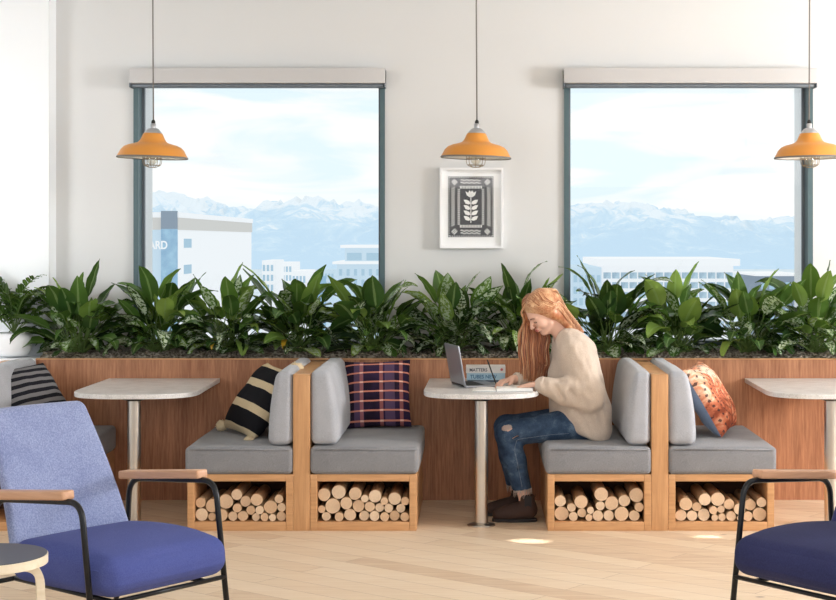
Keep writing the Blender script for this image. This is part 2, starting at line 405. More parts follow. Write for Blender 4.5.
def link(name, data, parent=None, loc=None, rot=None):
    o = bpy.data.objects.new(name, data); C.objects.link(o)
    if parent: o.parent = parent
    if loc: o.location = loc
    if rot: o.rotation_euler = rot
    return o
def tag(o, label=None, cat=None, group=None, kind=None):
    if label: o['label'] = label
    if cat: o['category'] = cat
    if group: o['group'] = group
    if kind: o['kind'] = kind
    return o
def thing(name, label, cat, loc=(0,0,0), rz=0, group=None, rot=None):
    o = link(name, None, None, loc, rot or (0,0,rz)); return tag(o, label, cat, group)
def catmull(P, m=6):
    P = [Vector(p) for p in P]; P = [2*P[0]-P[1]] + P + [2*P[-1]-P[-2]]; out = []
    for i in range(1, len(P)-2):
        for k in range(m):
            t = k/m; a, b, c, d = P[i-1:i+3]
            out.append(.5*((2*b) + (c-a)*t + (2*a-5*b+4*c-d)*t*t + (3*b-3*c+d-a)*t**3))
    out.append(P[-2]); return out
def smooth_path(P, r=.05, m=5):
    """polyline with rounded corners"""
    P = [Vector(p) for p in P]; out = [P[0]]
    for i in range(1, len(P)-1):
        a = (P[i-1]-P[i]); b = (P[i+1]-P[i]); rr = min(r, a.length*.49, b.length*.49)
        p0 = P[i]+a.normalized()*rr; p1 = P[i]+b.normalized()*rr
        for k in range(m+1):
            t = k/m; out.append(p0*(1-t)**2 + P[i]*2*t*(1-t) + p1*t*t)
    out.append(P[-1]); return out
def text_obj(name, txt, size, mat, parent, loc, rot, ext=.001, sx=1.0):
    cu = bpy.data.curves.new(name, 'FONT'); cu.body = txt; cu.size = size; cu.extrude = ext; cu.offset = size*.022
    o = bpy.data.objects.new(name, cu); C.objects.link(o); bpy.context.view_layer.update()
    me = bpy.data.meshes.new_from_object(o); bpy.data.objects.remove(o)
    me.materials.clear(); me.materials.append(mat)
    for v in me.vertices: v.co.x *= sx
    return link(name, me, parent, loc, rot)
def pillow(w, h, t, n=22, pinch=.06, seed=0, mi=lambda u, v, side: 0, wr=.004):
    """square cushion in local xy, thickness along z"""
    mb = MB(); vs = []; fs = []; mis = []
    for side in (1, -1):
        for i in range(n+1):
            for j in range(n+1):
                u = -1+2*i/n; v = -1+2*j/n
                u = math.sin(u*PI/2); v = math.sin(v*PI/2)
                prof = max(0, (1-u**4)*(1-v**4))**.55 * (1-.25*(u*u+v*v)/2)
                x = u*w/2*(1-pinch*(1-v*v)*abs(u)**3); y = v*h/2*(1-pinch*(1-u*u)*abs(v)**3)
                z = side*t/2*prof + wr*mnoise.noise(Vector((u*3+seed, v*3, side)))*prof*3
                vs.append((x, y, z))
        o = 0 if side > 0 else (n+1)**2
        for i in range(n):
            for j in range(n):
                q = (o+i*(n+1)+j, o+(i+1)*(n+1)+j, o+(i+1)*(n+1)+j+1, o+i*(n+1)+j+1)
                fs.append(q if side > 0 else tuple(reversed(q))); mis.append(mi(-1+2*(i+.5)/n, -1+2*(j+.5)/n, side))
    mb.v = vs; mb.f = fs; mb.mi = mis; mb.sm = [True]*len(fs); return mb

# ---------------------------------------------------------------- implicit surfaces
class Field:
    def __init__(s, lo, hi, h):
        s.lo = np.array(lo, dtype=np.float32); s.h = h
        s.n = np.ceil((np.array(hi)-np.array(lo))/h).astype(int)+1
        s.a = np.full(s.n, .05, dtype=np.float32)
    def sub(s, lo, hi, pad):
        i0 = np.maximum(0, np.floor((np.array(lo)-pad-s.lo)/s.h).astype(int)); i1 = np.minimum(s.n, np.ceil((np.array(hi)+pad-s.lo)/s.h).astype(int)+1)
        if (i1 <= i0).any(): return None, None
        g = [s.lo[k]+s.h*np.arange(i0[k], i1[k], dtype=np.float32) for k in range(3)]
        return (slice(i0[0], i1[0]), slice(i0[1], i1[1]), slice(i0[2], i1[2])), (g[0][:,None,None], g[1][None,:,None], g[2][None,None,:])
    def put(s, sl, d, k, cut=False):
        a = s.a[sl]
        if cut: a = -a
        if k > 0:
            hh = np.maximum(k-np.abs(a-d), 0)/k; r = np.minimum(a, d)-hh*hh*k*.25
        else: r = np.minimum(a, d)
        s.a[sl] = -r if cut else r
    def cap(s, p, q, r0, r1, k=.02, sq=(1,1,1), cut=False):
        p = np.array(p, dtype=np.float32); q = np.array(q, dtype=np.float32); rm = max(r0, r1)
        sl, g = s.sub(np.minimum(p, q)-rm, np.maximum(p, q)+rm, k+.03)
        if sl is None: return
        d = q-p; L = float((d*d).sum())+1e-9
        t = np.clip(((g[0]-p[0])*d[0]+(g[1]-p[1])*d[1]+(g[2]-p[2])*d[2])/L, 0, 1)
        dd = np.sqrt(((g[0]-p[0]-t*d[0])/sq[0])**2+((g[1]-p[1]-t*d[1])/sq[1])**2+((g[2]-p[2]-t*d[2])/sq[2])**2)-(r0+(r1-r0)*t)
        s.put(sl, dd*min(sq), k, cut)
    def ell(s, c, r, k=.02, rot=None, cut=False):
        c = np.array(c); rm = max(r); sl, g = s.sub(c-rm, c+rm, k+.03)
        if sl is None: return
        x, y, z = g[0]-c[0], g[1]-c[1], g[2]-c[2]
        if rot is not None:   # columns are local axes in world
            x, y, z = [rot[0][i]*x+rot[1][i]*y+rot[2][i]*z for i in range(3)]
        k0 = np.sqrt((x/r[0])**2+(y/r[1])**2+(z/r[2])**2); k1 = np.sqrt((x/r[0]**2)**2+(y/r[1]**2)**2+(z/r[2]**2)**2)+1e-6
        s.put(sl, (k0*(k0-1)/k1).astype(np.float32), k, cut)
    def plane(s, p, nrm, k=.01):
        """remove everything on the +nrm side of p"""
        n = np.array(nrm, dtype=np.float32); n = n/np.linalg.norm(n)
        g = [s.lo[i]+s.h*np.arange(s.n[i], dtype=np.float32) for i in range(3)]
        d = -((g[0][:,None,None]-p[0])*n[0]+(g[1][None,:,None]-p[1])*n[1]+(g[2][None,None,:]-p[2])*n[2])
        a = -s.a; hh = np.maximum(k-np.abs(a-d), 0)/k; s.a = -(np.minimum(a, d)-hh*hh*k*.25)
    def mesh(s):
        a = s.a; S = a < 0; n = s.n
        cnt = np.zeros(n-1, dtype=np.int8)
        for dx in (0,1):
            for dy in (0,1):
                for dz in (0,1): cnt += S[dx:n[0]-1+dx, dy:n[1]-1+dy, dz:n[2]-1+dz]
        act = (cnt > 0) & (cnt < 8); I = np.argwhere(act); idx = np.full(n-1, -1, dtype=np.int32); idx[act] = np.arange(len(I))
        acc = np.zeros((len(I), 3)); c = np.zeros(len(I)); cr = [(x,y,z) for x in (0,1) for y in (0,1) for z in (0,1)]
        for p in cr:
            for q in cr:
                if sum(abs(p[i]-q[i]) for i in range(3)) == 1 and p < q:
                    va = a[I[:,0]+p[0], I[:,1]+p[1], I[:,2]+p[2]]; vb = a[I[:,0]+q[0], I[:,1]+q[1], I[:,2]+q[2]]
                    m = (va < 0) != (vb < 0); t = np.where(m, va/np.where(m, va-vb, 1), 0)
                    for ax in range(3): acc[:,ax] += np.where(m, p[ax]+(q[ax]-p[ax])*t, 0)
                    c += m
        V = (I+acc/c[:,None])*s.h+s.lo; F = []
        for ax in range(3):
            b, d = (ax+1)%3, (ax+2)%3
            s0 = [slice(1, n[i]-1) for i in range(3)]; s0[ax] = slice(0, n[ax]-1); s1 = list(s0); s1[ax] = slice(1, n[ax])
            A = S[tuple(s0)]; B = S[tuple(s1)]; E = np.argwhere(A != B); off = np.ones(3, int); off[ax] = 0; P = E+off
            inside = A[tuple(E.T)]
            def cell(db, dd):
                Q = P.copy(); Q[:,b] -= db; Q[:,d] -= dd; return idx[tuple(Q.T)]
            q = np.stack([cell(1,1), cell(0,1), cell(0,0), cell(1,0)], 1); q[~inside] = q[~inside][:, ::-1]; F.append(q)
        return V, np.concatenate(F)
    def build(s, name, mats, parent=None, it=2, matfn=None, post=None):
        V, F = s.mesh()
        for _ in range(it):   # light relaxation
            A = np.zeros_like(V); c = np.zeros(len(V))
            for k in range(4):
                np.add.at(A, F[:,k], V[F[:,(k+1)%4]]); np.add.at(c, F[:,k], 1)
                np.add.at(A, F[:,k], V[F[:,(k+3)%4]]); np.add.at(c, F[:,k], 1)
            V = V*.5 + .5*A/np.maximum(c, 1)[:,None]
        if post is not None: V = post(V)
        me = bpy.data.meshes.new(name); me.vertices.add(len(V)); me.vertices.foreach_set('co', V.astype(np.float32).ravel())
        me.loops.add(len(F)*4); me.loops.foreach_set('vertex_index', F.astype(np.int32).ravel())
        me.polygons.add(len(F)); me.polygons.foreach_set('loop_start', np.arange(len(F), dtype=np.int32)*4)
        me.polygons.foreach_set('use_smooth', np.ones(len(F), dtype=bool))
        for m in (mats if isinstance(mats, (list, tuple)) else [mats]): me.materials.append(m)
        if matfn is not None: me.polygons.foreach_set('material_index', matfn(V[F].mean(1)).astype(np.int32))
        me.update(calc_edges=True); me.validate()
        return link(name, me, parent)
# ================================================================= camera
CAMY, EYE, F = -8.58, 1.56, 1600.0
cam = bpy.data.cameras.new('camera'); cam.lens = F/836*36; cam.sensor_width = 36
cam.shift_x = -60/836; cam.shift_y = -60/836; cam.clip_end = 12000
co = bpy.data.objects.new('camera', cam); C.objects.link(co); co.location = (0, CAMY, EYE); co.rotation_euler = (R(90), 0, 0)
bpy.context.scene.camera = co
def S(y): return F/(y-CAMY)
def W(px, py, y):      # where a photographed point stands, given its depth (used for measuring)
    s = S(y); return Vector(((px-478)/s, y, EYE-(py-240)/s))

# ================================================================= room
WY = 1.47
def struct(name, mb, mats, parent=None):
    o = mb.build(name, mats, parent)
    if not parent: o['kind'] = 'structure'
    return o
struct('floor', MB().box(-6, 6.5, -9.5, 1.9, -.1, 0), M['floor'])
struct('ceiling', MB().box(-6, 6.5, -9.5, 1.75, 3.4, 3.55), M['ceiling'])
wins = [(-2.16, -.584), (.54, 2.10)]
WZ0, WZ1 = .90, 2.57
w = MB()
xs = [-6, wins[0][0], wins[0][1], wins[1][0], wins[1][1], 6.5]
for a, b in ((0,1), (2,3), (4,5)): w.box(xs[a], xs[b], WY, WY+.26, 0, 3.4)
for a, b in wins: w.box(a, b, WY, WY+.26, 0, WZ0); w.box(a, b, WY, WY+.26, WZ1, 3.4)
struct('wall_back', w, M['wall'])
struct('wall_left', MB().box(-6, -2.65, 1.30, WY, 0, 3.4), M['pier'])
for k, (a, b) in enumerate(wins):
    e = link('window_%d' % (k+1), None, None, ((a+b)/2, WY, WZ0)); e['kind'] = 'structure'
    hw = (b-a)/2; H = WZ1-WZ0; f = MB(); t = .030; d0, d1 = -.02, .14
    f.box(-hw, -hw+t, d0, d1, 0, H); f.box(hw-t, hw, d0, d1, 0, H)
    f.box(-hw+t, hw-t, d0, d1, 0, t); f.box(-hw+t, hw-t, d0, d1, H-t, H)
    f.build('window_frame', M['teal'], e)
    g = MB(); g.box(-hw+t, -hw+t+.016, .09, .12, t, H-t); g.box(hw-t-.016, hw-t, .09, .12, t, H-t); g.box(-hw+t+.016, hw-t-.016, .09, .12, H-t-.016, H-t)
    g.build('glazing_bead', M['blind_dark'], e)
    MB().box(-hw+t, hw-t, .100, .106, t, H-t).build('pane', M['glass'], e)
    r = MB(); r.box(-hw-.02, -hw+.03, .15, .42, -.05, H+.05); r.box(hw-.03, hw+.02, .15, .42, -.05, H+.05)
    r.build('outer_reveal', M['ext'], e)
    # roller blind
    cx = (a+b)/2; half = (b-a)/2+.008
    t_ = thing('roller_blind', ['grey roller blind case above the left window', 'pale roller blind case above the right window beside the framed print'][k], 'window blind', (cx, WY, 2.522), 0)
    MB().rbox(-half, half, -.115, -.001, .012, .108, .006, 2).build('case', M['blind'], t_)
    MB().rbox(-half+.012, half-.012, -.10, -.03, -.012, .010, .006, 2).build('bottom_rail', M['blind_dark'], t_)
    for sx in (-1, 1): MB().rbox(sx*(half-.004)-.004, sx*(half-.004)+.004, -.11, -.004, -.014, .10, .003, 2).build('bracket', M['blind_dark'], t_)

# ================================================================= outdoors
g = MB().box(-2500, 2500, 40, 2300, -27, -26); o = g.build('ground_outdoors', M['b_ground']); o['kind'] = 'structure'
def profile(px):
    P = [(-600,26),(-200,30),(0,34),(100,30),(152,36),(175,44),(205,40),(235,30),(258,28),(280,36),(318,38),(345,33),(362,37),(385,30),(430,26),(480,26),(540,30),(572,30),(600,33),(640,31),(668,26),(690,20),(735,15),(770,19),(800,21),(860,30),(1000,34),(1500,26)]
    for (a, ha), (b, hb) in zip(P, P[1:]):
        if a <= px <= b: t = (px-a)/(b-a); t = t*t*(3-2*t); return ha+(hb-ha)*t
    return 24
mb = MB(); NX, NY = 520, 46; y0, y1 = 1500, 2700; vs = []
for j in range(NY+1):
    for i in range(NX+1):
        t = j/NY; X = -1500+3200*i/NX; Y = y0+(y1-y0)*t
        px = X*S(2300)+478; crest = 1.56+profile(px)/S(2300)
        env = math.sin(min(1, t/.68)*PI/2)**1.25 * (1 if t < .68 else 1-.8*(t-.68)/.32)
        rid = 1-abs(mnoise.noise(Vector((X*.013+Y*.004, Y*.006, 3.1))))*2.4; r2 = 1-abs(mnoise.noise(Vector((X*.04-Y*.012, Y*.02, 7.7))))*2
        z = -26+(crest+26)*env*(.76+.20*rid)+11*r2*env+5*(1-2*abs(mnoise.noise(Vector((X*.11, Y*.05, 1.7)))))*env
        vs.append((X, Y, z))
mb.add(vs, [(j*(NX+1)+i, j*(NX+1)+i+1, (j+1)*(NX+1)+i+1, (j+1)*(NX+1)+i) for j in range(NY) for i in range(NX)], 0, True)
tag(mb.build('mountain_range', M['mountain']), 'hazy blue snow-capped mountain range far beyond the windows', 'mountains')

# hotel with glass tower and lettering
h = thing('hotel_building', 'white hotel with blue corner tower and rooftop band seen through left window', 'building', (-39.3, 200, -26))
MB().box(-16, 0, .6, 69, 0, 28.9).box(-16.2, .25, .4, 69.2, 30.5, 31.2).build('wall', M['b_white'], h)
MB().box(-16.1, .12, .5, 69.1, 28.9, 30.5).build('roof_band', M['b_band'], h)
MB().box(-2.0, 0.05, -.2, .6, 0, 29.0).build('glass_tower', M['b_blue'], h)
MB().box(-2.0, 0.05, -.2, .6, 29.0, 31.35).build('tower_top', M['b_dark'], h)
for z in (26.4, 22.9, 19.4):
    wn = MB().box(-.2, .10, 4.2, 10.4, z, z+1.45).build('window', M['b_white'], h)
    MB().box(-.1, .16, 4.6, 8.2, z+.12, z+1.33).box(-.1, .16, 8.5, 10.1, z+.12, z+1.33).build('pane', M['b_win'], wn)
MB().box(-16, -2.0, .35, .6, 0, 28.9).build('shaded_front_wall', M['b_paleblue'], h)  # white hotel front in shade, the shade painted as pale blue
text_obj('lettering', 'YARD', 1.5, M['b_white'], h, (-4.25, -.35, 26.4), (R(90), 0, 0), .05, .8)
def block(name, label, x0, x1, y, ztop, dep, mw, rows, cols, wz=.9, wmat='b_win', roof=None, bot=-26, fl=3.2, wfrac=.6, group=None):
    t = thing(name, label, 'building', ((x0+x1)/2, y, bot), 0, group); hw = (x1-x0)/2; H = ztop-bot
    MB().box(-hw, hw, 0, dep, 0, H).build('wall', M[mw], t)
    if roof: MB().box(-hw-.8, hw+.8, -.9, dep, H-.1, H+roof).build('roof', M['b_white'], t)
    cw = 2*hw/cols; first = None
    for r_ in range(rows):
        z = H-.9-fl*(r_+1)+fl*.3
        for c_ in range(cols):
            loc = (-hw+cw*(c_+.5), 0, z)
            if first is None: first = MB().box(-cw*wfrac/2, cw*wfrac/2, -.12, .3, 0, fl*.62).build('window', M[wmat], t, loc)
            else:
                o = first.copy(); C.objects.link(o); o.parent = t; o.location = loc
    return t
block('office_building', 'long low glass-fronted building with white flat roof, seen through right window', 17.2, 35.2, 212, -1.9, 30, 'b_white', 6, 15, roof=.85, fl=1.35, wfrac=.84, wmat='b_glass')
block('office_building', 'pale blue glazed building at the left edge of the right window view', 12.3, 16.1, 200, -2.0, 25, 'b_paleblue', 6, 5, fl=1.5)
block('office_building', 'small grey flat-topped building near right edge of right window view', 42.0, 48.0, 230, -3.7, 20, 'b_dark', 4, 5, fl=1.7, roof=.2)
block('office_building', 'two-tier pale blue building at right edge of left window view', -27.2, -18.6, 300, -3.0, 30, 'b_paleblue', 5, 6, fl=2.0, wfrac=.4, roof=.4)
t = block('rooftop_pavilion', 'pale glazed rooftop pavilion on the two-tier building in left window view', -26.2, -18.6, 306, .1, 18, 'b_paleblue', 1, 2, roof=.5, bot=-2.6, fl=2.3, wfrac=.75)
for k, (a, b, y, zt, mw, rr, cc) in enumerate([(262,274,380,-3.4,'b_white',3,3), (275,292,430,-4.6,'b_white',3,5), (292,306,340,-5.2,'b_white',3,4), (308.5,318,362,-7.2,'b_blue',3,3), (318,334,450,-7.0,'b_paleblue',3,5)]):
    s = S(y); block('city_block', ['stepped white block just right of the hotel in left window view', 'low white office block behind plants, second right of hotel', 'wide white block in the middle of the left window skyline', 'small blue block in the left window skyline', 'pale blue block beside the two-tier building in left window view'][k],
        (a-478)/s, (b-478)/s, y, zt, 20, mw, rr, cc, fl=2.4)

# ================================================================= planter
PY = 1.02; PT = .846
t = thing('planter', 'long oak-panelled planter wall with bark mulch running under both windows', 'planter', (0, PY, 0))
MB().box(-2.652, 3.4, 0, .022, .0, PT-.004).build('front_panel', M['panel'], t)
MB().box(-2.652, 3.4, -.006, .028, PT-.004, PT+.004).build('rim', M['oakx'], t)
MB().box(-2.652, 3.4, .022, .44, .60, .64).build('tray', M['niche'], t)
mb = MB(); vs = []; NX, NY = 520, 26
for j in range(NY+1):
    for i in range(NX+1):
        x = -2.645+6.04*i/NX; y = .028+.412*j/NY
        z = PT-.004+.050*math.sin(PI*min(1, j/NY*1.6)/2)+.012*mnoise.noise(Vector((x*22, y*22, 0)))+.012*mnoise.noise(Vector((x*60, y*60, 5)))
        vs.append((x, y, z))
mb.add(vs, [(j*(NX+1)+i, j*(NX+1)+i+1, (j+1)*(NX+1)+i+1, (j+1)*(NX+1)+i) for j in range(NY) for i in range(NX)])
tag(mb.build('mulch', M['soil'], t), kind='stuff')

struct('trim_1', MB().box(-6, -2.656, PY, 1.298, 0, PT), M['pier'])
# ================================================================= booths
for k, (x, lab) in enumerate([(-2.795, 'thick oak divider at far left behind the armchair'), (-.9465, 'thick oak divider post left of the plaid cushion bench'), (.9755, 'thick oak divider post behind the seated woman')]):
    t = thing('booth_divider', lab, 'divider', (x, 0, 0))
    MB().rbox(-.0455, .0455, 0, 1.012, 0, .834, .003, 2).build('panel', M['oak'], t)
    MB().rbox(-.0455, .0455, .001, 1.012, .8335, .839, .002, 2).build('top_edge', M['oakx'], t)

def bench(x0, x1, side, label, seat_ext=.012):
    """side +1: backrest on the left, seat opens to the right"""
    t = thing('booth_bench', label, 'bench', ((x0+x1)/2, 0, 0)); hw = (x1-x0)/2-.001
    b = .037
    m = MB(); m.rbox(-hw, -hw+b, 0, 1.01, 0, .303, .002, 2); m.rbox(hw-b, hw, 0, 1.01, 0, .303, .002, 2)
    m.rbox(-hw+b, hw-b, .001, 1.01, 0, .048, .002, 2); m.rbox(-hw+b, hw-b, .001, 1.01, .265, .303, .002, 2)
    m.build('box_frame', M['oakx'], t)
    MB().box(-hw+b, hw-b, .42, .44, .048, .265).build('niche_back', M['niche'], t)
    ex = (-hw, hw+seat_ext) if side > 0 else (-hw-seat_ext, hw)
    sd = lambda p: (p[0], p[1], p[2]+.0035*mnoise.noise(Vector((p[0]*9, p[1]*5, x0*3))))
    MB().rbox(ex[0], ex[1], -.012, 1.005, .304, .452, .026, 5, bulge=(.006, .006, .007), fn=sd).build('seat_cushion', M['seat_grey'], t)
    MB().tube([(ex[0]+.03, -.016, .438), (ex[1]-.012, -.016, .438)], .0035, 6).build('piping', M['seat_grey'], t)
    bx = (-hw, -hw+.152) if side > 0 else (hw-.135, hw)
    def taper(p):
        z = (p[2]-.455)/.4; k = 1-.34*max(0, z)**2.2
        xx = bx[0]+(p[0]-bx[0])*k if side > 0 else bx[1]-(bx[1]-p[0])*k
        return (xx, p[1]+.0, p[2]+.004*mnoise.noise(Vector((p[0]*8, p[1]*6, x1))))
    MB().rbox(bx[0], bx[1], .0, 1.005,   .458, .856, .040, 5, bulge=(.008, .004, .004), fn=taper).build('back_cushion', M['back_grey'], t)
    return t
X1 = (-1.560, -.992); X2 = (-.901, -.330); X3 = (.372, .930); X4 = (1.021, 1.590); X0 = (-2.749, -2.176)
bench(*X0, +1, 'grey cushioned booth bench at far left, half hidden by the blue armchair')
bench(*X1, -1, 'grey booth bench holding the black and cream striped cushion')
bench(*X2, +1, 'grey booth bench holding the plaid cushion, left of the laptop table')
bench(*X3, -1, 'grey booth bench the woman is sitting on')
bench(*X4, +1, 'grey booth bench holding the rust patterned cushion')

# firewood --------------------------------------------------------
LOGS = [
 (X1, 180, 460, 5.97, 'black and cream cushion', [(137,260,32),(190,235,42),(345,205,34),(300,275,46),(400,240,34),(473,232,38),(550,252,42),(608,217,27),(608,287,27),(140,338,40),(200,308,25),(250,340,38),(362,295,28),(427,295,28),(485,293,27),(327,348,30),(392,342,32),(450,346,25),(500,342,26),(540,354,23),(602,352,30)]),
 (X2, 270, 340, 2.986, 'plaid cushion', [(167,440,20),(195,455,22),(250,460,20),(157,472,12),(222,485,19),(282,472,12),(314,470,20),(343,461,12),(370,475,20),(398,480,13),(177,497,24),(256,503,19),(294,500,16),(325,507,14),(352,506,14),(382,503,14),(160,530,14),(189,528,14),(224,526,19),(277,530,16),(308,530,16),(341,533,14),(371,530,16),(400,528,14)]),
 (X3, 470, 380, 3.75, 'seated woman', [(335,455,22),(410,442,26),(450,451,14),(490,428,27),(566,436,23),(620,430,28),(378,473,17),(421,485,18),(484,475,18),(532,468,27),(630,473,18),(347,507,28),(395,516,18),(431,521,14),(469,513,21),(516,515,21),(577,502,28),(630,515,21)]),
 (X4, 600, 340, 2.5, 'rust patterned cushion', [(222,410,17),(262,388,16),(295,392,18),(321,405,14),(347,402,15),(372,396,15),(398,408,13),(250,417,12),(290,422,11),(204,438,15),(236,442,14),(268,440,16),(293,443,9),(310,426,10),(314,445,10),(335,433,13),(350,446,8),(392,438,18),(366,424,13)]),
]
rnd = random.Random(5)
ORD = ['first','second','third','fourth','fifth','sixth','seventh','eighth','ninth','tenth','eleventh','twelfth']
for (xa, xb), ox, oy, sc, what, circ in LOGS:
    s = 186.0; P = []
    for cx, cy, r in circ: P.append([(ox+cx/sc-478)/s, EYE-(oy+cy/sc-240)/s, r/sc/s*.97])
    lo, hi = xa+.039, xb-.039; zb, zt = .0485, .262
    for it in range(500):
        for p in P: p[1] -= .0004
        for _ in range(2):
            for i in range(len(P)):
                for j in range(i):
                    a, b = P[i], P[j]; dx, dz = a[0]-b[0], a[1]-b[1]; d = math.hypot(dx, dz)+1e-9; o_ = a[2]+b[2]+.0004-d
                    if o_ > 0:
                        k = o_/d*.5; a[0] += dx*k; a[1] += dz*k; b[0] -= dx*k; b[1] -= dz*k
            for p in P:
                p[0] = min(hi-p[2], max(lo+p[2], p[0])); p[1] = min(zt-p[2], max(zb+p[2], p[1]))
    left = sorted(P, key=lambda p: p[0]); rows = {0: [], 1: [], 2: []}
    for p in left:
        r_ = 0 if p[1]-p[2] < zb+.012 else (1 if p[1] < .175 else 2); rows[r_].append(p)
    for r_, L in rows.items():
        for n_, p in enumerate(L):
            pos = ORD[n_] + ' from left in ' + ['bottom', 'middle', 'top'][r_] + ' row'
            lab = 'cut log under the %s bench, %s' % (what, pos)
            y = .012+rnd.random()*.022; Ln = .33+rnd.random()*.04; r = p[2]
            e = thing('firewood_log', lab, 'log', (p[0], y, p[1]), 0, 'firewood logs under the benches')
            n = 22; ph = rnd.random()*9; vs = []
            st = [(0, .985), (.004, 1.0), (Ln*.33, 1.0), (Ln*.66, .99), (Ln, .97)]
            for (yy, k) in st:
                for q in range(n):
                    an = 2*PI*q/n; rr = r*k*(1-.03*(1+math.sin(2*an+ph))/2-.02*(1+math.sin(3*an+ph*2))/2)
                    vs.append((rr*math.cos(an), yy, rr*math.sin(an)))
            mb = MB(); mb.add(vs, [(i*n+q, i*n+(q+1)%n, (i+1)*n+(q+1)%n, (i+1)*n+q) for i in range(len(st)-1) for q in range(n)])
            mb.add(vs[-n:], [tuple(range(n))], 0, False)
            mb.build('bark', M['bark'], e)
            MB().add([Vector(v)+Vector((0, -.0006, 0)) for v in vs[:n]], [tuple(range(n-1, -1, -1))], 0, False).build('cut_face', M['logend'], e)

# ================================================================= tables
def table(cx, label, hw=.341):
    t = thing('booth_table', label, 'table', (cx, .17, 0)); W_ = hw
    out = [(W_-.01, .845)]
    out += [( -W_+.01, .845)]
    n = 40; dep = .30
    for k in range(n+1):
        an = PI + PI*k/n; c, s_ = math.cos(an), math.sin(an)
        out.append((W_*math.copysign(abs(c)**.72, c), .13+dep*math.copysign(abs(s_)**.72, s_)))
    MB().prism(out, .705, .731, bev=.0025).build('tabletop', M['stone'], t)
    MB().lathe([(.036, .012), (.036, .697)], 32).build('column', M['steel'], t)
    MB().lathe([(.0, 0), (.076, 0), (.076, .004), (.070, .008), (.05, .010), (.044, .016), (.0362, .018)], 36).build('base_plate', M['steel'], t)
    MB().lathe([(.036, .681), (.09, .697), (.09, .7045), (0, .7045)], 32).build('top_plate', M['blacktube'], t)
    for sx in (-.22, .22): MB().box(sx-.02, sx+.02, .60, .845, .671, .7045).build('wall_bracket', M['blacktube'], t)
    return t
table(-1.88, 'empty pale stone table on steel column behind the blue armchair')
table(.018, 'pale stone table on steel column where the woman is working', .318)
table(1.93, 'empty pale stone table at the right edge above the shade-darkened armchair')

# ================================================================= cushions
def place(o, u, v, c):
    u = Vector(u).normalized(); v = Vector(v); v = (v-u*v.dot(u)).normalized(); n = u.cross(v)
    m = Matrix((u, v, n)).transposed().to_4x4(); m.translation = Vector(c)
    o.location = m.translation; o.rotation_euler = m.to_euler(); return m
def pom(parent, p, r, seed):
    m = MB(); rr = random.Random(seed)
    vs = []; n = 14
    for i in range(n+1):
        for j in range(2*n):
            a = PI*i/n; b = PI*j/n; k = r*(1+.16*rr.uniform(-1, 1)); vs.append((p[0]+k*math.sin(a)*math.cos(b), p[1]+k*math.sin(a)*math.sin(b), p[2]+k*math.cos(a)))
    m.add(vs, [(i*2*n+j, i*2*n+(j+1) % (2*n), (i+1)*2*n+(j+1) % (2*n), (i+1)*2*n+j) for i in range(n) for j in range(2*n)])
    for _ in range(26):
        d = Vector((rr.uniform(-1,1), rr.uniform(-1,1), rr.uniform(-1,1))).normalized(); m.tube([Vector(p)+d*r*.8, Vector(p)+d*r*1.25], [.003, .002], 4)
    return m.build('tassel', M['cream_yarn'], parent)
p1 = thing('throw_cushion', 'black cushion with cream stripes and cream yarn tassels leaning on bench', 'cushion')
pillow(.45, .45, .17, seed=1).build('cover', M['stripe_cream'], p1)
place(p1, (.50, -.86, -.06), (.56, .22, .80), (-1.238, .52, .648))
for k, (a, b) in enumerate([(.225,-.245), (-.225,-.225), (.2,.235)]): pom(p1, (a, b, .012), .030 if k != 2 else .04, k)
p2 = thing('throw_cushion', 'dark purple plaid cushion with pink lines leaning against the oak planter', 'cushion')
pillow(.39, .41, .15, seed=2).build('cover', M['plaid'], p2)
place(p2, (1, .02, .03), (-.13, .34, .93), (-.590, .852, .652))
p3 = thing('throw_cushion', 'rust and peach patterned cushion with blue-grey back, on the right bench', 'cushion')
pillow(.43, .43, .17, seed=3, mi=lambda u, v, s: (2 if u > .86 else 0) if s > 0 else (2 if u > .3 else 1)).build('cover', [M['rust'], M['denim_cloth'], M['brown_cloth']], p3)
place(p3, (.33, .93, .05), (-.50, .10, .86), (1.318, .52, .660))
p4 = thing('throw_cushion', 'black and grey narrow-striped cushion on the far left bench behind blue armchair', 'cushion')
pillow(.46, .46, .15, seed=4).build('cover', M['stripe_grey'], p4)
place(p4, (.50, .86, .06), (-.56, .22, .80), (-2.535, .52, .645))

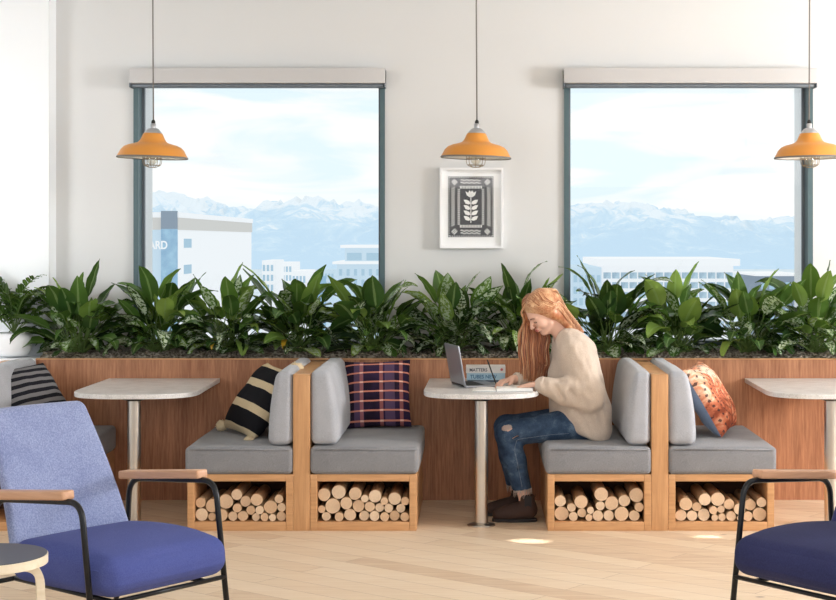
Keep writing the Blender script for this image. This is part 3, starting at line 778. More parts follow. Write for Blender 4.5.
# ================================================================= pendant lamps
def lamp(x, y, label, tilt, rz):
    t = thing('pendant_lamp', label, 'lamp', (x, y, 2.03)); t.rotation_euler = (0, tilt, rz)
    prof = [(.198, -.004), (.200, .000), (.196, .006), (.188, .020), (.178, .040), (.160, .058), (.135, .069), (.105, .076), (.084, .083), (.074, .092), (.066, .106), (.060, .120), (.055, .131), (.050, .136)]
    MB().lathe(prof, 56).build('shade', M['orange'], t)
    inn = [(max(.001, r-.0035), z-.0035) for r, z in prof]; inn[0] = (.196, -.003)
    MB().lathe(inn, 56).build('shade_lining', M['inner'], t)
    MB().lathe([(.1985, -.007), (.2015, -.005), (.2015, -.001), (.1985, .003)], 56).build('rim', M['cord'], t)
    MB().lathe([(.0, .166), (.020, .165), (.030, .161), (.044, .146), (.052, .133), (.051, .128)], 40).build('cap', M['chrome'], t)
    MB().lathe([(.015, .16), (.0155, .188), (.013, .191), (.0, .191)], 24).build('socket', M['chrome'], t)
    MB().lathe([(.012, .189), (.011, .204), (.006, .212), (.0, .213)], 20).build('strain_relief', M['black'], t)
    for k in range(8):
        a = 2*PI*k/8; P = [(.052*math.cos(a), .052*math.sin(a), .02), (.054*math.cos(a), .054*math.sin(a), -.02), (.046*math.cos(a), .046*math.sin(a), -.045), (.02*math.cos(a), .02*math.sin(a), -.058)]
        MB().tube(catmull(P, 4), .0016, 6).build('cage_wire', M['wire'], t)
    for rr, zz in ((.054, -.008), (.046, -.045), (.02, -.058)):
        MB().tube([(rr*math.cos(2*PI*k/24), rr*math.sin(2*PI*k/24), zz) for k in range(25)], .0016, 6).build('cage_ring', M['wire'], t)
    b = MB().lathe([(.0, -.042), (.015, -.040), (.026, -.028), (.030, -.012), (.026, .006), (.016, .022), (.013, .05)], 24).build('bulb', M['bulb'], t)
    MB().lathe([(.013, .05), (.014, .12)], 16).build('bulb_base', M['chrome'], t)
    Ln = 3.4-2.03; inv = t.matrix_basis.inverted() if False else None
    c = MB().tube([(0, 0, .21), (-(Ln)*math.tan(tilt), 0, Ln)], .0042, 8).build('cord', M['cord'], t)
    MB().lathe([(.0, Ln-.001), (.05, Ln-.001), (.05, Ln-.02), (.0, Ln-.024)], 24, mat=Matrix.Translation((-(Ln)*math.tan(tilt), 0, 0))).build('ceiling_rose', M['white'], t)
    return t
lamp(-1.848, .5, 'orange enamel pendant lamp hanging before the left window', R(1.6), 0)
lamp(-.012, .5, 'orange enamel pendant lamp hanging above the framed print', R(1.6), 0)
lamp(1.883, .5, 'orange enamel pendant lamp at right edge of the right window', R(-1.0), 0)

# ================================================================= framed print
t = thing('framed_print', 'white box frame with black and white folk plant print on the wall', 'picture', (-.0405, WY, 1.76))
fw, fh, ft = .1985, .252, .014
m = MB(); m.box(-fw, -fw+ft, -.052, -.001, -fh, fh); m.box(fw-ft, fw, -.052, -.001, -fh, fh); m.box(-fw+ft, fw-ft, -.052, -.001, -fh, -fh+ft); m.box(-fw+ft, fw-ft, -.052, -.001, fh-ft, fh)
m.build('frame', M['white'], t)
MB().box(-fw+ft, fw-ft, -.034, -.002, -fh+ft, fh-ft).build('mat_board', M['mat'], t)
pr = MB().box(-.146, .138, -.0365, -.0342, -.182, .198).build('print', M['ink'], t)
m = MB(); cx, cz = -.004, .008
def dash(x, z, w_, h_, a=0):
    c_, s_ = math.cos(a), math.sin(a)
    P = [(-w_/2, -h_/2), (w_/2, -h_/2), (w_/2, h_/2), (-w_/2, h_/2)]
    m.add([(cx+x+p*c_-q*s_, -.0372, cz+z+p*s_+q*c_) for p, q in P], [(0,1,2,3)], 0, False)
def blob(P): m.add([(cx+p, -.0372, cz+q) for p, q in P], [tuple(range(len(P)))], 0, False)
for k in range(26):                       # perforated outer edge
    z = -.18+.36*k/25; dash(-.137, z, .006, .006); dash(.137, z, .006, .006)
for k in range(19): x = -.13+.26*k/18; dash(x, .184, .006, .006); dash(x, -.184, .006, .006)
for k in range(17):                        # slanted bars up the sides
    z = -.115+.23*k/16; dash(-.112, z, .026, .005, .5); dash(.112, z, .026, .005, -.5)
for sz in (-1, 1):
    for row in (.150, .166):
        n_ = 28
        for k in range(n_):                # wavy lines
            x = -.062+.124*k/n_; z0_ = .005*math.sin(k*.9); z1_ = .005*math.sin((k+1)*.9); dash(x, sz*row+(z0_+z1_)/2, .0055, .005, math.atan2(z1_-z0_, .0044))
    for sx in (-1, 1):                     # corner motifs
        for q in (-.010, 0, .010): dash(sx*.103+q*.7, sz*.155-q*.7*sx*sz*-1*-1, .032, .0055, sx*sz*R(45))
for k in range(19): z = -.108+.216*k/18; dash(-.076, z, .016, .005); dash(.076, z, .016, .005)
for k in range(15): x = -.066+.132*k/14; dash(x, .122, .005, .018); dash(x, -.122, .005, .018)
dash(0, -.01, .005, .18)
for k in range(4):
    z = -.082+.034*k
    for sx in (-1, 1):
        blob([(sx*.003, z), (sx*.014, z-.006), (sx*.034, z+.000), (sx*.046, z+.024), (sx*.028, z+.024), (sx*.010, z+.016)][::sx])
blob([(-.010, .060), (.010, .060), (.026, .072), (.034, .098), (.018, .088), (.008, .104), (0, .092), (-.008, .104), (-.018, .088), (-.034, .098), (-.026, .072)])
m.build('pattern', M['paper'], pr)
MB().box(-fw+ft, fw-ft, -.046, -.044, -fh+ft, fh-ft).build('glazing', M['clear'], t)

# ================================================================= armchairs
def armchair(loc, rz, label, back, seat):
    t = thing('lounge_armchair', label, 'armchair', loc, rz)
    def sfn(p):
        x, y, z = p; k = (x+.27)/.60
        z2 = z + (.018*math.sin(PI*min(1, max(0, k)))-.03*max(0, k-.75)**1.2*1.5 if z > .34 else 0)
        w_ = 1-.05*max(0, k-.7)
        return (x, y*w_, z2)
    sc = MB().rbox(-.25, .335, -.30, .30, .285, .432, .060, 6, bulge=(.012, .004, .012), fn=sfn, m=10).build('seat_cushion', M[seat], t)
    MB().tube([(-.2, -.303, .375), (.27, -.297, .385), (.322, -.26, .37), (.338, 0, .368), (.322, .26, .37), (.27, .297, .385), (-.2, .303, .375)], .004, 6).build('piping', M[seat], sc)
    def bfn(p):
        x, y, z = p; k = (z-.36)/.545
        yy = y*(1-.19*max(0, k)); xx = x-.235*k-.02*math.sin(PI*max(0, min(1, k)))*-1 + .035*(yy/.28)**2
        return (xx, yy, z)
    bc = MB().rbox(-.285, -.232, -.288, .288, .36, .905, .026, 5, bulge=(.004, 0, 0), fn=bfn, m=10).build('backrest', M[back], t)
    for sy in (-1, 1):
        y = sy*.325
        MB().rbox(-.305, .160, y-.029, y+.029, -.017, .016, .007, 3, mat=Matrix.Translation((-.015, 0, .633)) @ Matrix.Rotation(R(-5.2), 4, 'Y')).build('armrest', M['arm'], t)
        P = [(-.39, y, 0), (-.30, y, .30), (-.262, y, .612), (.0, y, .628), (.22, y, .640), (.262, y, .45), (.30, y, .0)]
        P = smooth_path(P[:2]+[(-.28, y, .592)]+[(.215, y, .628)]+P[6:], .07, 7)
        MB().tube(P, .0115, 12).build('side_tube', M['blacktube'], t)
        for q in ((.30, y, .0), (-.39, y, 0)): MB().lathe([(0, 0), (.014, 0), (.014, .012), (.0, .012)], 14, mat=Matrix.Translation(q)).build('foot_glide', M['black'], t)
    MB().tube([(.268, -.325, .262), (.268, .325, .262)], .009, 10).build('front_rail', M['blacktube'], t)
    MB().tube([(-.305, -.325, .275), (-.305, .325, .275)], .009, 10).build('rear_rail', M['blacktube'], t)
    for sy in (-.22, .22): MB().tube([(-.305, sy, .275), (.268, sy, .262)], .009, 10).build('seat_rail', M['blacktube'], t)
    return t
armchair((-1.386, -2.508, 0), R(-36.9), 'periwinkle blue lounge armchair with indigo seat and wooden arms at left', 'blue_back', 'blue_seat')
armchair((1.400, -2.508, 0), R(216.9), 'blue lounge armchair darkened for shade, with wooden arms cropped at lower right', 'shaded_blue_back', 'shaded_blue_seat')

# stool-like side table
t = thing('side_table', 'round side table with black top, pale birch edge and bent legs', 'side table', (-1.625, -3.30, 0), R(20))
n = 64; disc = [(.2*math.cos(2*PI*k/n), .2*math.sin(2*PI*k/n)) for k in range(n)]
MB().prism(disc, .490, .520, bev=.001).build('tabletop', M['birch'], t)
MB().prism([(x*.985, y*.985) for x, y in disc], .5202, .5225).build('top_inlay', M['lino'], t)
for k in range(4):
    a = PI/2*k
    P = smooth_path([(.045, 0, .476), (.172, 0, .476), (.190, 0, .0)], .075, 8); m = MB(); vs = []
    for i, p in enumerate(P):
        tg = (P[min(i+1, len(P)-1)]-P[max(0, i-1)]).normalized(); nn = Vector((tg.z, 0, -tg.x))
        for (q, yy) in ((-1, -1), (1, -1), (1, 1), (-1, 1)): vs.append(p+nn*q*.0135+Vector((0, yy*.024, 0)))
    fs = [(i*4+j, i*4+(j+1) % 4, (i+1)*4+(j+1) % 4, (i+1)*4+j) for i in range(len(P)-1) for j in range(4)]+[(3,2,1,0), tuple(len(vs)-4+j for j in range(4))]
    m.add(vs, fs, 0, False, Matrix.Rotation(a, 4, 'Z')).build('leg', M['birchleg'] if False else M['birch'], t)

# ================================================================= things on the table
TZ = .7312
lp = thing('laptop', 'open silver laptop seen from behind on the stone table', 'laptop', (-.112, .50, TZ), 0)
lw = .30; du = Vector((-.28, .96, 0)).normalized(); dv = Vector((.96, .28, 0)).normalized()
ang = math.atan2(dv.y, dv.x); lp.rotation_euler = (0, 0, ang)
MB().rbox(0, .205, -lw/2, lw/2, .001, .014, .005, 3).build('base', M['alu'], lp)
MB().box(.02, .12, -.13, .13, .0141, .0147).build('keyboard', M['black'], lp)
MB().rbox(.135, .195, -.045, .045, .0138, .0146, .0003, 1).build('touchpad', M['chrome'], lp)
lid = MB().rbox(-.004, .004, -lw/2, lw/2, 0, .228, .0035, 3, mat=Matrix.Translation((0, 0, .013)) @ Matrix.Rotation(R(-10), 4, 'Y')).build('lid', M['alu'], lp)
MB().box(.0042, .0046, -lw/2+.008, lw/2-.008, .012, .219, mat=Matrix.Translation((0, 0, .013)) @ Matrix.Rotation(R(-10), 4, 'Y')).build('screen', M['screen'], lid)
MB().tube([(-.001, -.12, .012), (-.001, .12, .012)], .006, 10).build('hinge', M['black'], lp)
z = TZ
for k, (x0, x1, th, cov, txt, tm, lab, sz, dx) in enumerate([
    (-.062, .162, .013, 'dark_cover', None, None, 'thin slate book at the bottom of the stack behind the laptop', 0, 0),
    (-.066, .158, .040, 'blue_cover', 'TUBES NEW', 'text_blue', 'thick pale blue book in the middle of the stack', .030, .02),
    (-.070, .160, .038, 'cream_cover', 'MATTERS', 'text_dark', 'cream book with dark spine lettering on top of the stack', .026, .02)]):
    b = thing('book', lab, 'book', ((x0+x1)/2, .745, z), 0, 'books stacked behind the laptop'); hw = (x1-x0)/2
    MB().box(-hw, hw, -.006, -.001, 0, th).box(-hw, hw, -.001, .15, 0, .0025).box(-hw, hw, -.001, .15, th-.0025, th).build('cover', M[cov], b)
    MB().box(-hw+.004, hw-.004, -.0005, .146, .0027, th-.0027).build('pages', M['paper'], b)
    if txt: text_obj('spine_lettering', txt, sz, M[tm], b, (-hw+dx, -.0063, th*.5-sz*.35), (R(90), 0, 0), .0003, .95)
    if k == 2: MB().lathe([(0, 0), (.008, 0), (.008, .0006), (0, .0006)], 16, mat=Matrix.Translation((hw-.022, -.0061, th*.55)) @ Matrix.Rotation(R(90), 4, 'X')).build('spine_mark', M['lips'], b)
    z += th+.0002
nb = thing('notebook', 'open white notebook the woman is writing in', 'notebook', (.10, .27, TZ), 0)
def page(x0, x1, th, name, curl):
    m = MB(); n = 14; vs = []
    for i in range(n+1):
        u = i/n; x = x0+(x1-x0)*u; zt = th*(.35+.65*math.sin(PI*min(1, u*1.15+.02))**.5) if curl else th*(1-.25*(1-min(1, u*6))**2)
        for y in (-.105, .105): vs += [(x, y, .001), (x, y, max(.0015, zt))]
    for i in range(n):
        a = i*4; b = a+4; fs = [(a+1, b+1, b+3, a+3), (a, a+2, b+2, b), (a, b, b+1, a+1), (a+3, b+3, b+2, a+2)]; m.add([], [])
        m.f += fs; m.mi += [0]*4; m.sm += [False]*4
    m.f += [(0, 1, 3, 2), (n*4, n*4+2, n*4+3, n*4+1)]; m.mi += [0, 0]; m.sm += [False]*2
    m.v = vs; return m.build(name, M['paper'], nb)
page(.002, .20, .017, 'page_block', False); page(-.002, -.13, .008, 'open_page', True)
MB().box(-.13, .202, -.107, .107, 0, .001).build('notebook_cover', M['dark_cover'], nb)
pc = thing('pencil', 'dark pencil held upright in the writing hand', 'pencil')
A = Vector((.104, .300, TZ+.0185)); B = Vector((.052, .345, .892)); d = (B-A)
MB().tube([A+d*.09, B], .0038, 6).build('barrel', M['black'], pc)
MB().tube([A, A+d*.09], [.0006, .0038], 8).build('point', M['arm'], pc)
# ================================================================= plants
def add_leaf(vs, fs, cols, base, az, el, L, Wd, droop, hue, var, roll=0, fold=.22, n=9):
    p = Vector(base); o = len(vs); prev = None
    for i in range(n+1):
        s = i/n; e = el-droop*s*(.6+.8*s)
        d = Vector((math.cos(az)*math.cos(e), math.sin(az)*math.cos(e), math.sin(e)))
        if i: p = p + d*(L/n)
        side = Vector((-math.sin(az), math.cos(az), 0)); nrm = side.cross(d) * -1
        side2 = side*math.cos(roll)+nrm*math.sin(roll); nrm2 = nrm*math.cos(roll)-side*math.sin(roll)
        w_ = Wd*(math.sin(PI*min(1, s**.74))**.80 if 0 < s < 1 else 0)*(1-.15*s)+.0008
        for q in (-1, -.5, 0, .5, 1):
            vs.append(p+side2*w_*q*.5+nrm2*(fold*w_*abs(q)*.5+.003*math.sin(s*17+q*2+hue*9)))
            cols.append((hue, abs(q), var, 1))
    for i in range(n):
        for j in range(4): a = o+i*5+j; fs.append((a, a+1, a+6, a+5))
def finish(vs, fs, cols, name, parent, mat=None):
    me = bpy.data.meshes.new(name); me.from_pydata([tuple(v) for v in vs], [], fs); me.materials.append(mat or M['leaf'])
    at = me.color_attributes.new('tint', 'FLOAT_COLOR', 'POINT'); at.data.foreach_set('color', [c for k in cols for c in k])
    me.polygons.foreach_set('use_smooth', [True]*len(fs)); me.update(); return link(name, me, parent)
def plant(px, y, label, seed, hgt=1.0, nleaf=54, variegated=.35, wide=1.0, hueb=0.0):
    rr = random.Random(seed); z0 = PT+.03; s = S(y); x = (px-478)/s
    t = thing('leafy_plant', label, 'plant', (x, y, z0), 0, 'broad-leaved plants in the long planter')
    vs, fs, cols = [], [], []; st = MB()
    for k in range(nleaf):
        q = k/nleaf; az = k*2.39996+rr.uniform(-.4, .4)
        el = R(84-60*q**.75+rr.uniform(-12, 12)); pl = (.29-.17*q+rr.uniform(-.06, .07))*hgt
        # planter is narrow: leaves reach less towards the glass
        dy = math.sin(az)
        if dy > .2: pl *= .78
        b = Vector((rr.uniform(-.05, .05)*wide, rr.uniform(-.04, .04), 0)); P = [b]
        for i in range(1, 5):
            u = i/4; e = el-R(10)*u; P.append(P[-1]+Vector((math.cos(az)*math.cos(e), math.sin(az)*math.cos(e), math.sin(e)))*(pl/4))
        st.tube(P, [.0045, .004, .0035, .003, .0025], 5, cap=False)
        L = rr.uniform(.19, .29)*(1.0 if q < .6 else .85)*hgt; Wd = L*rr.uniform(.38, .52)
        if y+math.sin(az)*(L*.8+pl)*math.cos(el-.4) > WY-.03: az = -az; 
        hue = min(1, max(0, rr.gauss(.46+hueb, .24)+(.15 if q < .35 else -.08)))
        add_leaf(vs, fs, cols, P[-1], az+rr.uniform(-.2, .2), el-R(12), L, Wd, R(rr.uniform(-5, 55)+28*q), hue, (1.0 if rr.random() < variegated*(0.5+q) else 0.0), rr.uniform(-.6, .6))
    # keep everything on the room side of the glass
    for i, v in enumerate(vs):
        lim = (WY if v.x+x > -2.64 else 1.29)-y-.03
        if v.y > lim: vs[i] = Vector((v.x, lim-.02*(1-math.exp(-(v.y-lim)*6)), v.z))
        if v.z < .0: vs[i] = Vector((vs[i].x, vs[i].y, .25*v.z if v.y < -(y-PY) else .1*v.z))
    st.v = [(v[0], min(v[1], (WY if v[0]+x > -2.64 else 1.29)-y-.03), v[2]) for v in st.v]
    finish(vs, fs, cols, 'foliage', t); st.build('stems', M['stem'], t)
    if seed in (13, 14):
        v2, f2, c2 = [], [], []; add_leaf(v2, f2, c2, (-.06, -.12, .08), -1.7, .1, .10, .035, 1.2, .5, 0); finish(v2, f2, c2, 'yellow_leaf', t, M['yellowleaf'])['label'] = 'yellowed leaf'
    return t
PL = [(78, 1.20, 'broad green plant at the left end of the long planter', 11, .98, .25, 1.0, 0),
      (160, 1.22, 'broad-leaved plant directly behind the left stone table, at left window edge', 12, 1.02, .3, 1.0, -.02),
      (228, 1.20, 'broad-leaved plant in front of the white hotel view', 13, .96, .35, 1.0, .06),
      (298, 1.22, 'tall broad-leaved plant behind the oak post left of the plaid cushion', 14, 1.06, .3, 1.0, .02),
      (372, 1.22, 'broad-leaved plant behind the plaid cushion', 15, 1.02, .45, 1.0, .0),
      (452, 1.20, 'variegated plant behind the laptop, below the framed print', 16, .98, .7, 1.05, -.06),
      (522, 1.24, 'variegated plant just behind the woman\'s head', 17, 1.0, .7, 1.0, -.08),
      (608, 1.22, 'tall glossy plant behind the woman\'s back, in the right window', 18, 1.10, .3, 1.0, .0),
      (678, 1.20, 'broad-leaved plant behind the bench with the rust cushion', 19, .98, .3, 1.0, .05),
      (748, 1.22, 'broad-leaved plant behind the right stone table, mid right window', 20, 1.06, .25, 1.0, .0),
      (815, 1.20, 'rightmost broad-leaved plant in the planter', 21, .98, .5, 1.0, -.02)]
for px, y, lab, sd, hg, va, wd, hb in PL: plant(px, y, lab, sd, hg, 74, va, wd, hb)
# yellowed leaves hanging over the mulch belong to their own plants as parts
# small-leaved plant in a white pot, far left
pot = thing('plant_pot', 'white rounded plant pot at the far left end of the planter', 'plant pot', (-2.83, 1.17, PT+.01))
MB().lathe([(.0, .0), (.085, .0), (.105, .03), (.115, .10), (.112, .14), (.104, .14), (.10, .12), (.0, .12)], 40).build('pot_body', M['white'], pot)
MB().lathe([(.103, .124), (.05, .130), (.0, .131)], 30).build('potting_soil', M['soil'], pot)
t = thing('feathery_plant', 'feathery small-leaved plant in the white pot at far left edge', 'plant', (-2.83, 1.17, PT+.142)); rr = random.Random(3)
vs, fs, cols = [], [], []; st = MB()
for k in range(20):
    az = k*2.4; el = R(rr.uniform(35, 88)); L = rr.uniform(.34, .56); P = [Vector((0, 0, 0))]; n = 11
    for i in range(n):
        e = el-R(60)*(i/n)**1.5; d = Vector((math.cos(az)*math.cos(e), math.sin(az)*math.cos(e)*.55-.12, math.sin(e))); P.append(P[-1]+d*(L/n))
        if i > 1:
            for sg in (-1, 1): add_leaf(vs, fs, cols, P[-1], az+sg*R(55), e+.25, rr.uniform(.07, .11), .030, R(40), rr.uniform(.25, .7), 0, 0, .1, 5)
    st.tube(P, .003, 5, cap=False)
for i, v in enumerate(vs):
    if v.y > .11: vs[i] = Vector((v.x, .11, v.z))
st.v = [(v[0], min(v[1], .11), v[2]) for v in st.v]
finish(vs, fs, cols, 'foliage', t); st.build('stems', M['stem'], t)

# ================================================================= the woman
# head frame: origin at the ear line, f forward, l her left, u up
hc = Vector((.374, .390, 1.150)); pitch = R(38); yaw = R(19)
f_ = Vector((-math.cos(pitch)*math.cos(yaw), -math.cos(pitch)*math.sin(yaw), -math.sin(pitch)))
u_ = Vector((-math.sin(pitch)*math.cos(yaw), -math.sin(pitch)*math.sin(yaw), math.cos(pitch)))
l_ = u_.cross(f_).normalized()
HR = [list(f_), list(l_), list(u_)]   # rows = local axes in world
class Rot:    # Field.ell wants rot[i][j]: world i -> local j
    pass
ROT = [[f_[i], l_[i], u_[i]] for i in range(3)]
def H(x, y, z): return hc+f_*x+l_*y+u_*z
SH = Vector((.545, .235, .945)); SHF = Vector((.520, .575, .950))
EL = Vector((.625, .185, .705)); WR = Vector((.345, .225, .770))
ELF = Vector((.435, .615, .765)); WRF = Vector((.195, .415, .776))
HIP = Vector((.615, .40, .575)); KN = Vector((.160, .290, .488)); KNF = Vector((.158, .500, .498))
AN = Vector((.265, .290, .105)); ANF = Vector((.225, .480, .105))

B = Field((-.02, .10, -.01), (.84, .74, 1.34), .0036)
# skull and face
B.ell(H(-.012, 0, .048), (.094, .074, .082), .01, ROT); B.ell(H(.030, 0, .002), (.062, .058, .080), .03, ROT)
B.cap(H(.066, 0, -.080), H(.060, 0, -.074), .019, .022, .025); B.cap(H(.02, -.050, -.048), H(.060, -.016, -.078), .016, .014, .03); B.cap(H(.02, .050, -.048), H(.060, .016, -.078), .016, .014, .03)
for sg in (-1, 1):
    B.ell(H(.058, sg*.036, -.020), (.026, .022, .024), .02, ROT); B.cap(H(.082, sg*.012, .030), H(.070, sg*.044, .030), .009, .008, .012)
    B.ell(H(.096, sg*.031, .010), (.016, .017, .012), .014, ROT, True)
    B.ell(H(.072, sg*.031, .009), (.0135, .0135, .0135), .006, ROT)
    B.ell(H(-.004, sg*.074, -.002), (.017, .008, .028), .006, ROT)      # ears
B.cap(H(.088, 0, .020), H(.112, 0, -.018), .0065, .0095, .010); B.ell(H(.103, -.010, -.021), (.009, .006, .006), .006, ROT); B.ell(H(.103, .010, -.021), (.009, .006, .006), .006, ROT)
B.ell(H(.092, 0, -.041), (.012, .022, .0065), .007, ROT); B.ell(H(.089, 0, -.053), (.012, .019, .007), .006, ROT)
B.cap(H(-.028, 0, -.035), Vector((.495, .400, 1.02)), .048, .052, .03); B.cap(H(.0, 0, -.06), Vector((.475, .400, 1.02)), .035, .04, .03)
# trunk and limbs (continuous under the clothes)
B.cap((.535, .40, .92), HIP, .095, .11, .04); B.cap((.53, .30, .95), (.53, .50, .95), .06, .06, .05)
for a, b, c in ((SH, EL, WR), (SHF, ELF, WRF)): B.cap(a+(Vector((.53,.40,.93))-a)*.15, b, .040, .034, .03); B.cap(b, c, .034, .024, .02)
for k, (a, b, hy) in enumerate(((KN, AN, .31), (KNF, ANF, .49))):
    B.cap((.60, hy, .555), a, .078, .052, .04); B.cap(a, b, .048, .032, .03); B.cap(b, b+Vector((.01, 0, -.05)), .033, .034, .02); B.cap(b+Vector((.005, 0, -.06)), b+Vector((-.12, 0, -.07)), .028, .022, .02)
# hands: palm + five fingers
def hand(wr, dirv, side, down, curl, L=.075, spread=.017, thumb=1, fingers=None):
    d = dirv.normalized(); sd = side.normalized(); dn = down.normalized()
    pc_ = wr+d*.045
    for q in (-1.25, -.4, .4, 1.25): B.cap(wr+d*.01+sd*q*.010, wr+d*.080+sd*q*.0165, .0135, .0105, .012)
    for i, (q, fl) in enumerate(((1.45, .068), (.5, .076), (-.5, .072), (-1.45, .058))):
        c = curl[i]; p = wr+d*.080+sd*q*.0165; v = d
        for sgm, (fr, bend) in enumerate(((.45, .35), (.32, .8), (.23, .6))):
            ang_ = bend*c; v = (v*math.cos(ang_)+dn*math.sin(ang_)).normalized()
            p2 = p+v*fl*fr*1.05+sd*q*.0012; B.cap(p, p2, .0086-.0009*sgm, .0080-.0009*sgm, .002); p = p2
    t0 = wr+d*.022+sd*.018; t1 = t0+(sd*.7*thumb+d*.65+dn*.30).normalized()*.036; t2 = t1+(d*.9+sd*.15+dn*.35).normalized()*.030
    B.cap(t0, t1, .0125, .0095, .008); B.cap(t1, t2, .0092, .0075, .003)
hand(WR, Vector((-.98, .16, -.14)), Vector((.12, .98, 0)), Vector((-.1, 0, -1)), (.25, .25, .3, .35))
hand(WRF, Vector((-.66, -.72, -.06)), Vector((.60, -.62, .10))*1, Vector((-.25, .1, -1)), (.95, 1.25, 1.6, 1.8))
body = B.build('person', M['skin'], None, 2)
tag(body, 'seated woman with long red-blonde hair in cream sweater and ripped jeans, writing', 'person')
def setpar(o): o.parent = body; return o

# brows and lashes laid on the face
from mathutils.bvhtree import BVHTree
def bvh(o): return BVHTree.FromPolygons([v.co.copy() for v in o.data.vertices], [tuple(p.vertices) for p in o.data.polygons])
fb = bvh(body)
def onf(p, off):
    hit = fb.ray_cast(Vector(p)+f_*.06, -f_)
    return hit[0]+f_*off if hit[0] is not None and (hit[0]-Vector(p)).length < .05 else Vector(p)
for sg in (-1, 1):
    P = [onf(H(.086, sg*(.030+.0140*q), .0030-.0030*(1-q*q)), .0010) for q in (-1, -.6, -.2, .2, .6, 1)]
    MB().tube(catmull(P, 3), [.0010]+[.0019]*14+[.0014], 6).build('eyelashes', M['lash'], body)
    P = [onf(H(.086, sg*(.030+.0175*q), .0255+.0045*(1-q*q)-.002*q), .0008) for q in (-1, -.6, -.2, .2, .6, 1)]
    MB().tube(catmull(P, 3), [.0016]+[.0028]*13+[.0018, .0008], 6, flat=.8).build('eyebrow', M['lash'], body)
lm = MB()
P = [H(.1035-.010*abs(q)**2, .020*q, -.0425+.0012*abs(q)) for q in (-1, -.5, 0, .5, 1)]; lm.tube(catmull(P, 3), [.0008]+[.0028]*11+[.0008], 6)
P = [H(.1005-.009*abs(q)**2, .018*q, -.0505+.004*abs(q)**2) for q in (-1, -.5, 0, .5, 1)]; lm.tube(catmull(P, 3), [.0008]+[.0034]*11+[.0008], 6)
lm.build('lips', M['lips'], body)

# sweater
Sw = Field((.18, .06, .42), (.86, .76, 1.12), .0052)
def torso(c, r, ky=1.25): Sw.ell(c, (r[0], r[1], r[2]), .09)
Sw.cap((.548, .34, .925), (.600, .33, .62), .115, .132, .07); Sw.cap((.535, .47, .925), (.590, .47, .62), .115, .132, .07)
Sw.cap((.60, .32, .60), (.628, .31, .50), .120, .112, .06); Sw.cap((.60, .47, .60), (.625, .48, .50), .120, .112, .06)
Sw.cap((.470, .40, .80), (.50, .40, .60), .075, .10, .06)
Sw.cap((.505, .34, 1.005), (.49, .46, 1.005), .062, .062, .05)         # neck base
Sw.cap(SH+Vector((-.01, .03, 0)), EL, .078, .070, .05); Sw.cap(EL, EL+(WR-EL)*.5+Vector((0, 0, -.005)), .068, .070, .03); Sw.cap(EL+(WR-EL)*.5+Vector((0, 0, -.008)), WR+Vector((.01, 0, -.01)), .068, .048, .03)
Sw.cap(EL+Vector((-.02, 0, -.03)), EL+(WR-EL)*.6+Vector((0, 0, -.022)), .055, .055, .03)
Sw.cap(SHF+Vector((-.01, -.03, 0)), ELF, .076, .064, .05); Sw.cap(ELF, WRF+(ELF-WRF)*.18, .064, .040, .03)
# folds
rr = random.Random(8)
for (p, q, r, cut) in [((.53,.13,.80),(.60,.105,.74),.009,1), ((.56,.11,.70),(.60,.105,.64),.010,1), ((.50,.14,.735),(.55,.12,.66),.010,1), ((.42,.155,.76),(.46,.14,.70),.009,1),
                       ((.52,.16,.93),(.585,.13,.80),.010,1), ((.60,.185,.60),(.66,.19,.50),.012,1), ((.54,.20,.64),(.60,.19,.52),.012,1), ((.40,.17,.835),(.46,.16,.79),.008,1), ]:
    Sw.cap(p, q, r, r*.7, .03, cut=bool(cut))
Sw.plane((.36, .22, .78), (-.97, .12, .05), .012) if False else None
Sw.plane((.60, .40, .468), (-.42, 0, -.95), .02)
def wrinkle(V):
    return np.array([(lambda n_: (v[0]+n_*.4, v[1]-n_, v[2]+n_*.3))(.009*mnoise.noise(Vector((v[0]*17+v[2]*9, v[1]*9, v[2]*7-v[0]*10)))+.005*mnoise.noise(Vector((v[0]*34, v[1]*20, v[2]*16)))) for v in V])
# neck opening
Sw.cap(H(-.02, 0, -.03), Vector((.478, .400, 1.0)), .050, .044, .02, cut=True)
sw = Sw.build('sweater', M['sweater'], body, 2, post=wrinkle)
def ring_tube(c, nrm, ra, rb, up, r, n=28):
    nrm = Vector(nrm).normalized(); a = Vector(up)-nrm*Vector(up).dot(nrm); a.normalize(); b = nrm.cross(a)
    return [Vector(c)+a*ra*math.cos(2*PI*k/n)+b*rb*math.sin(2*PI*k/n) for k in range(n+1)], r
cd = (WR-EL).normalized(); P, r = ring_tube(WR+cd*.004+Vector((.008, 0, -.008)), cd, .036, .034, (0,0,1), .013); MB().tube(P, r, 8, cap=False).build('sleeve_cuff', M['sweater'], sw)
cd = (WRF-ELF).normalized(); P, r = ring_tube(WRF-cd*.03, cd, .029, .028, (0,0,1), .011); MB().tube(P, r, 8, cap=False).build('sleeve_cuff', M['sweater'], sw)

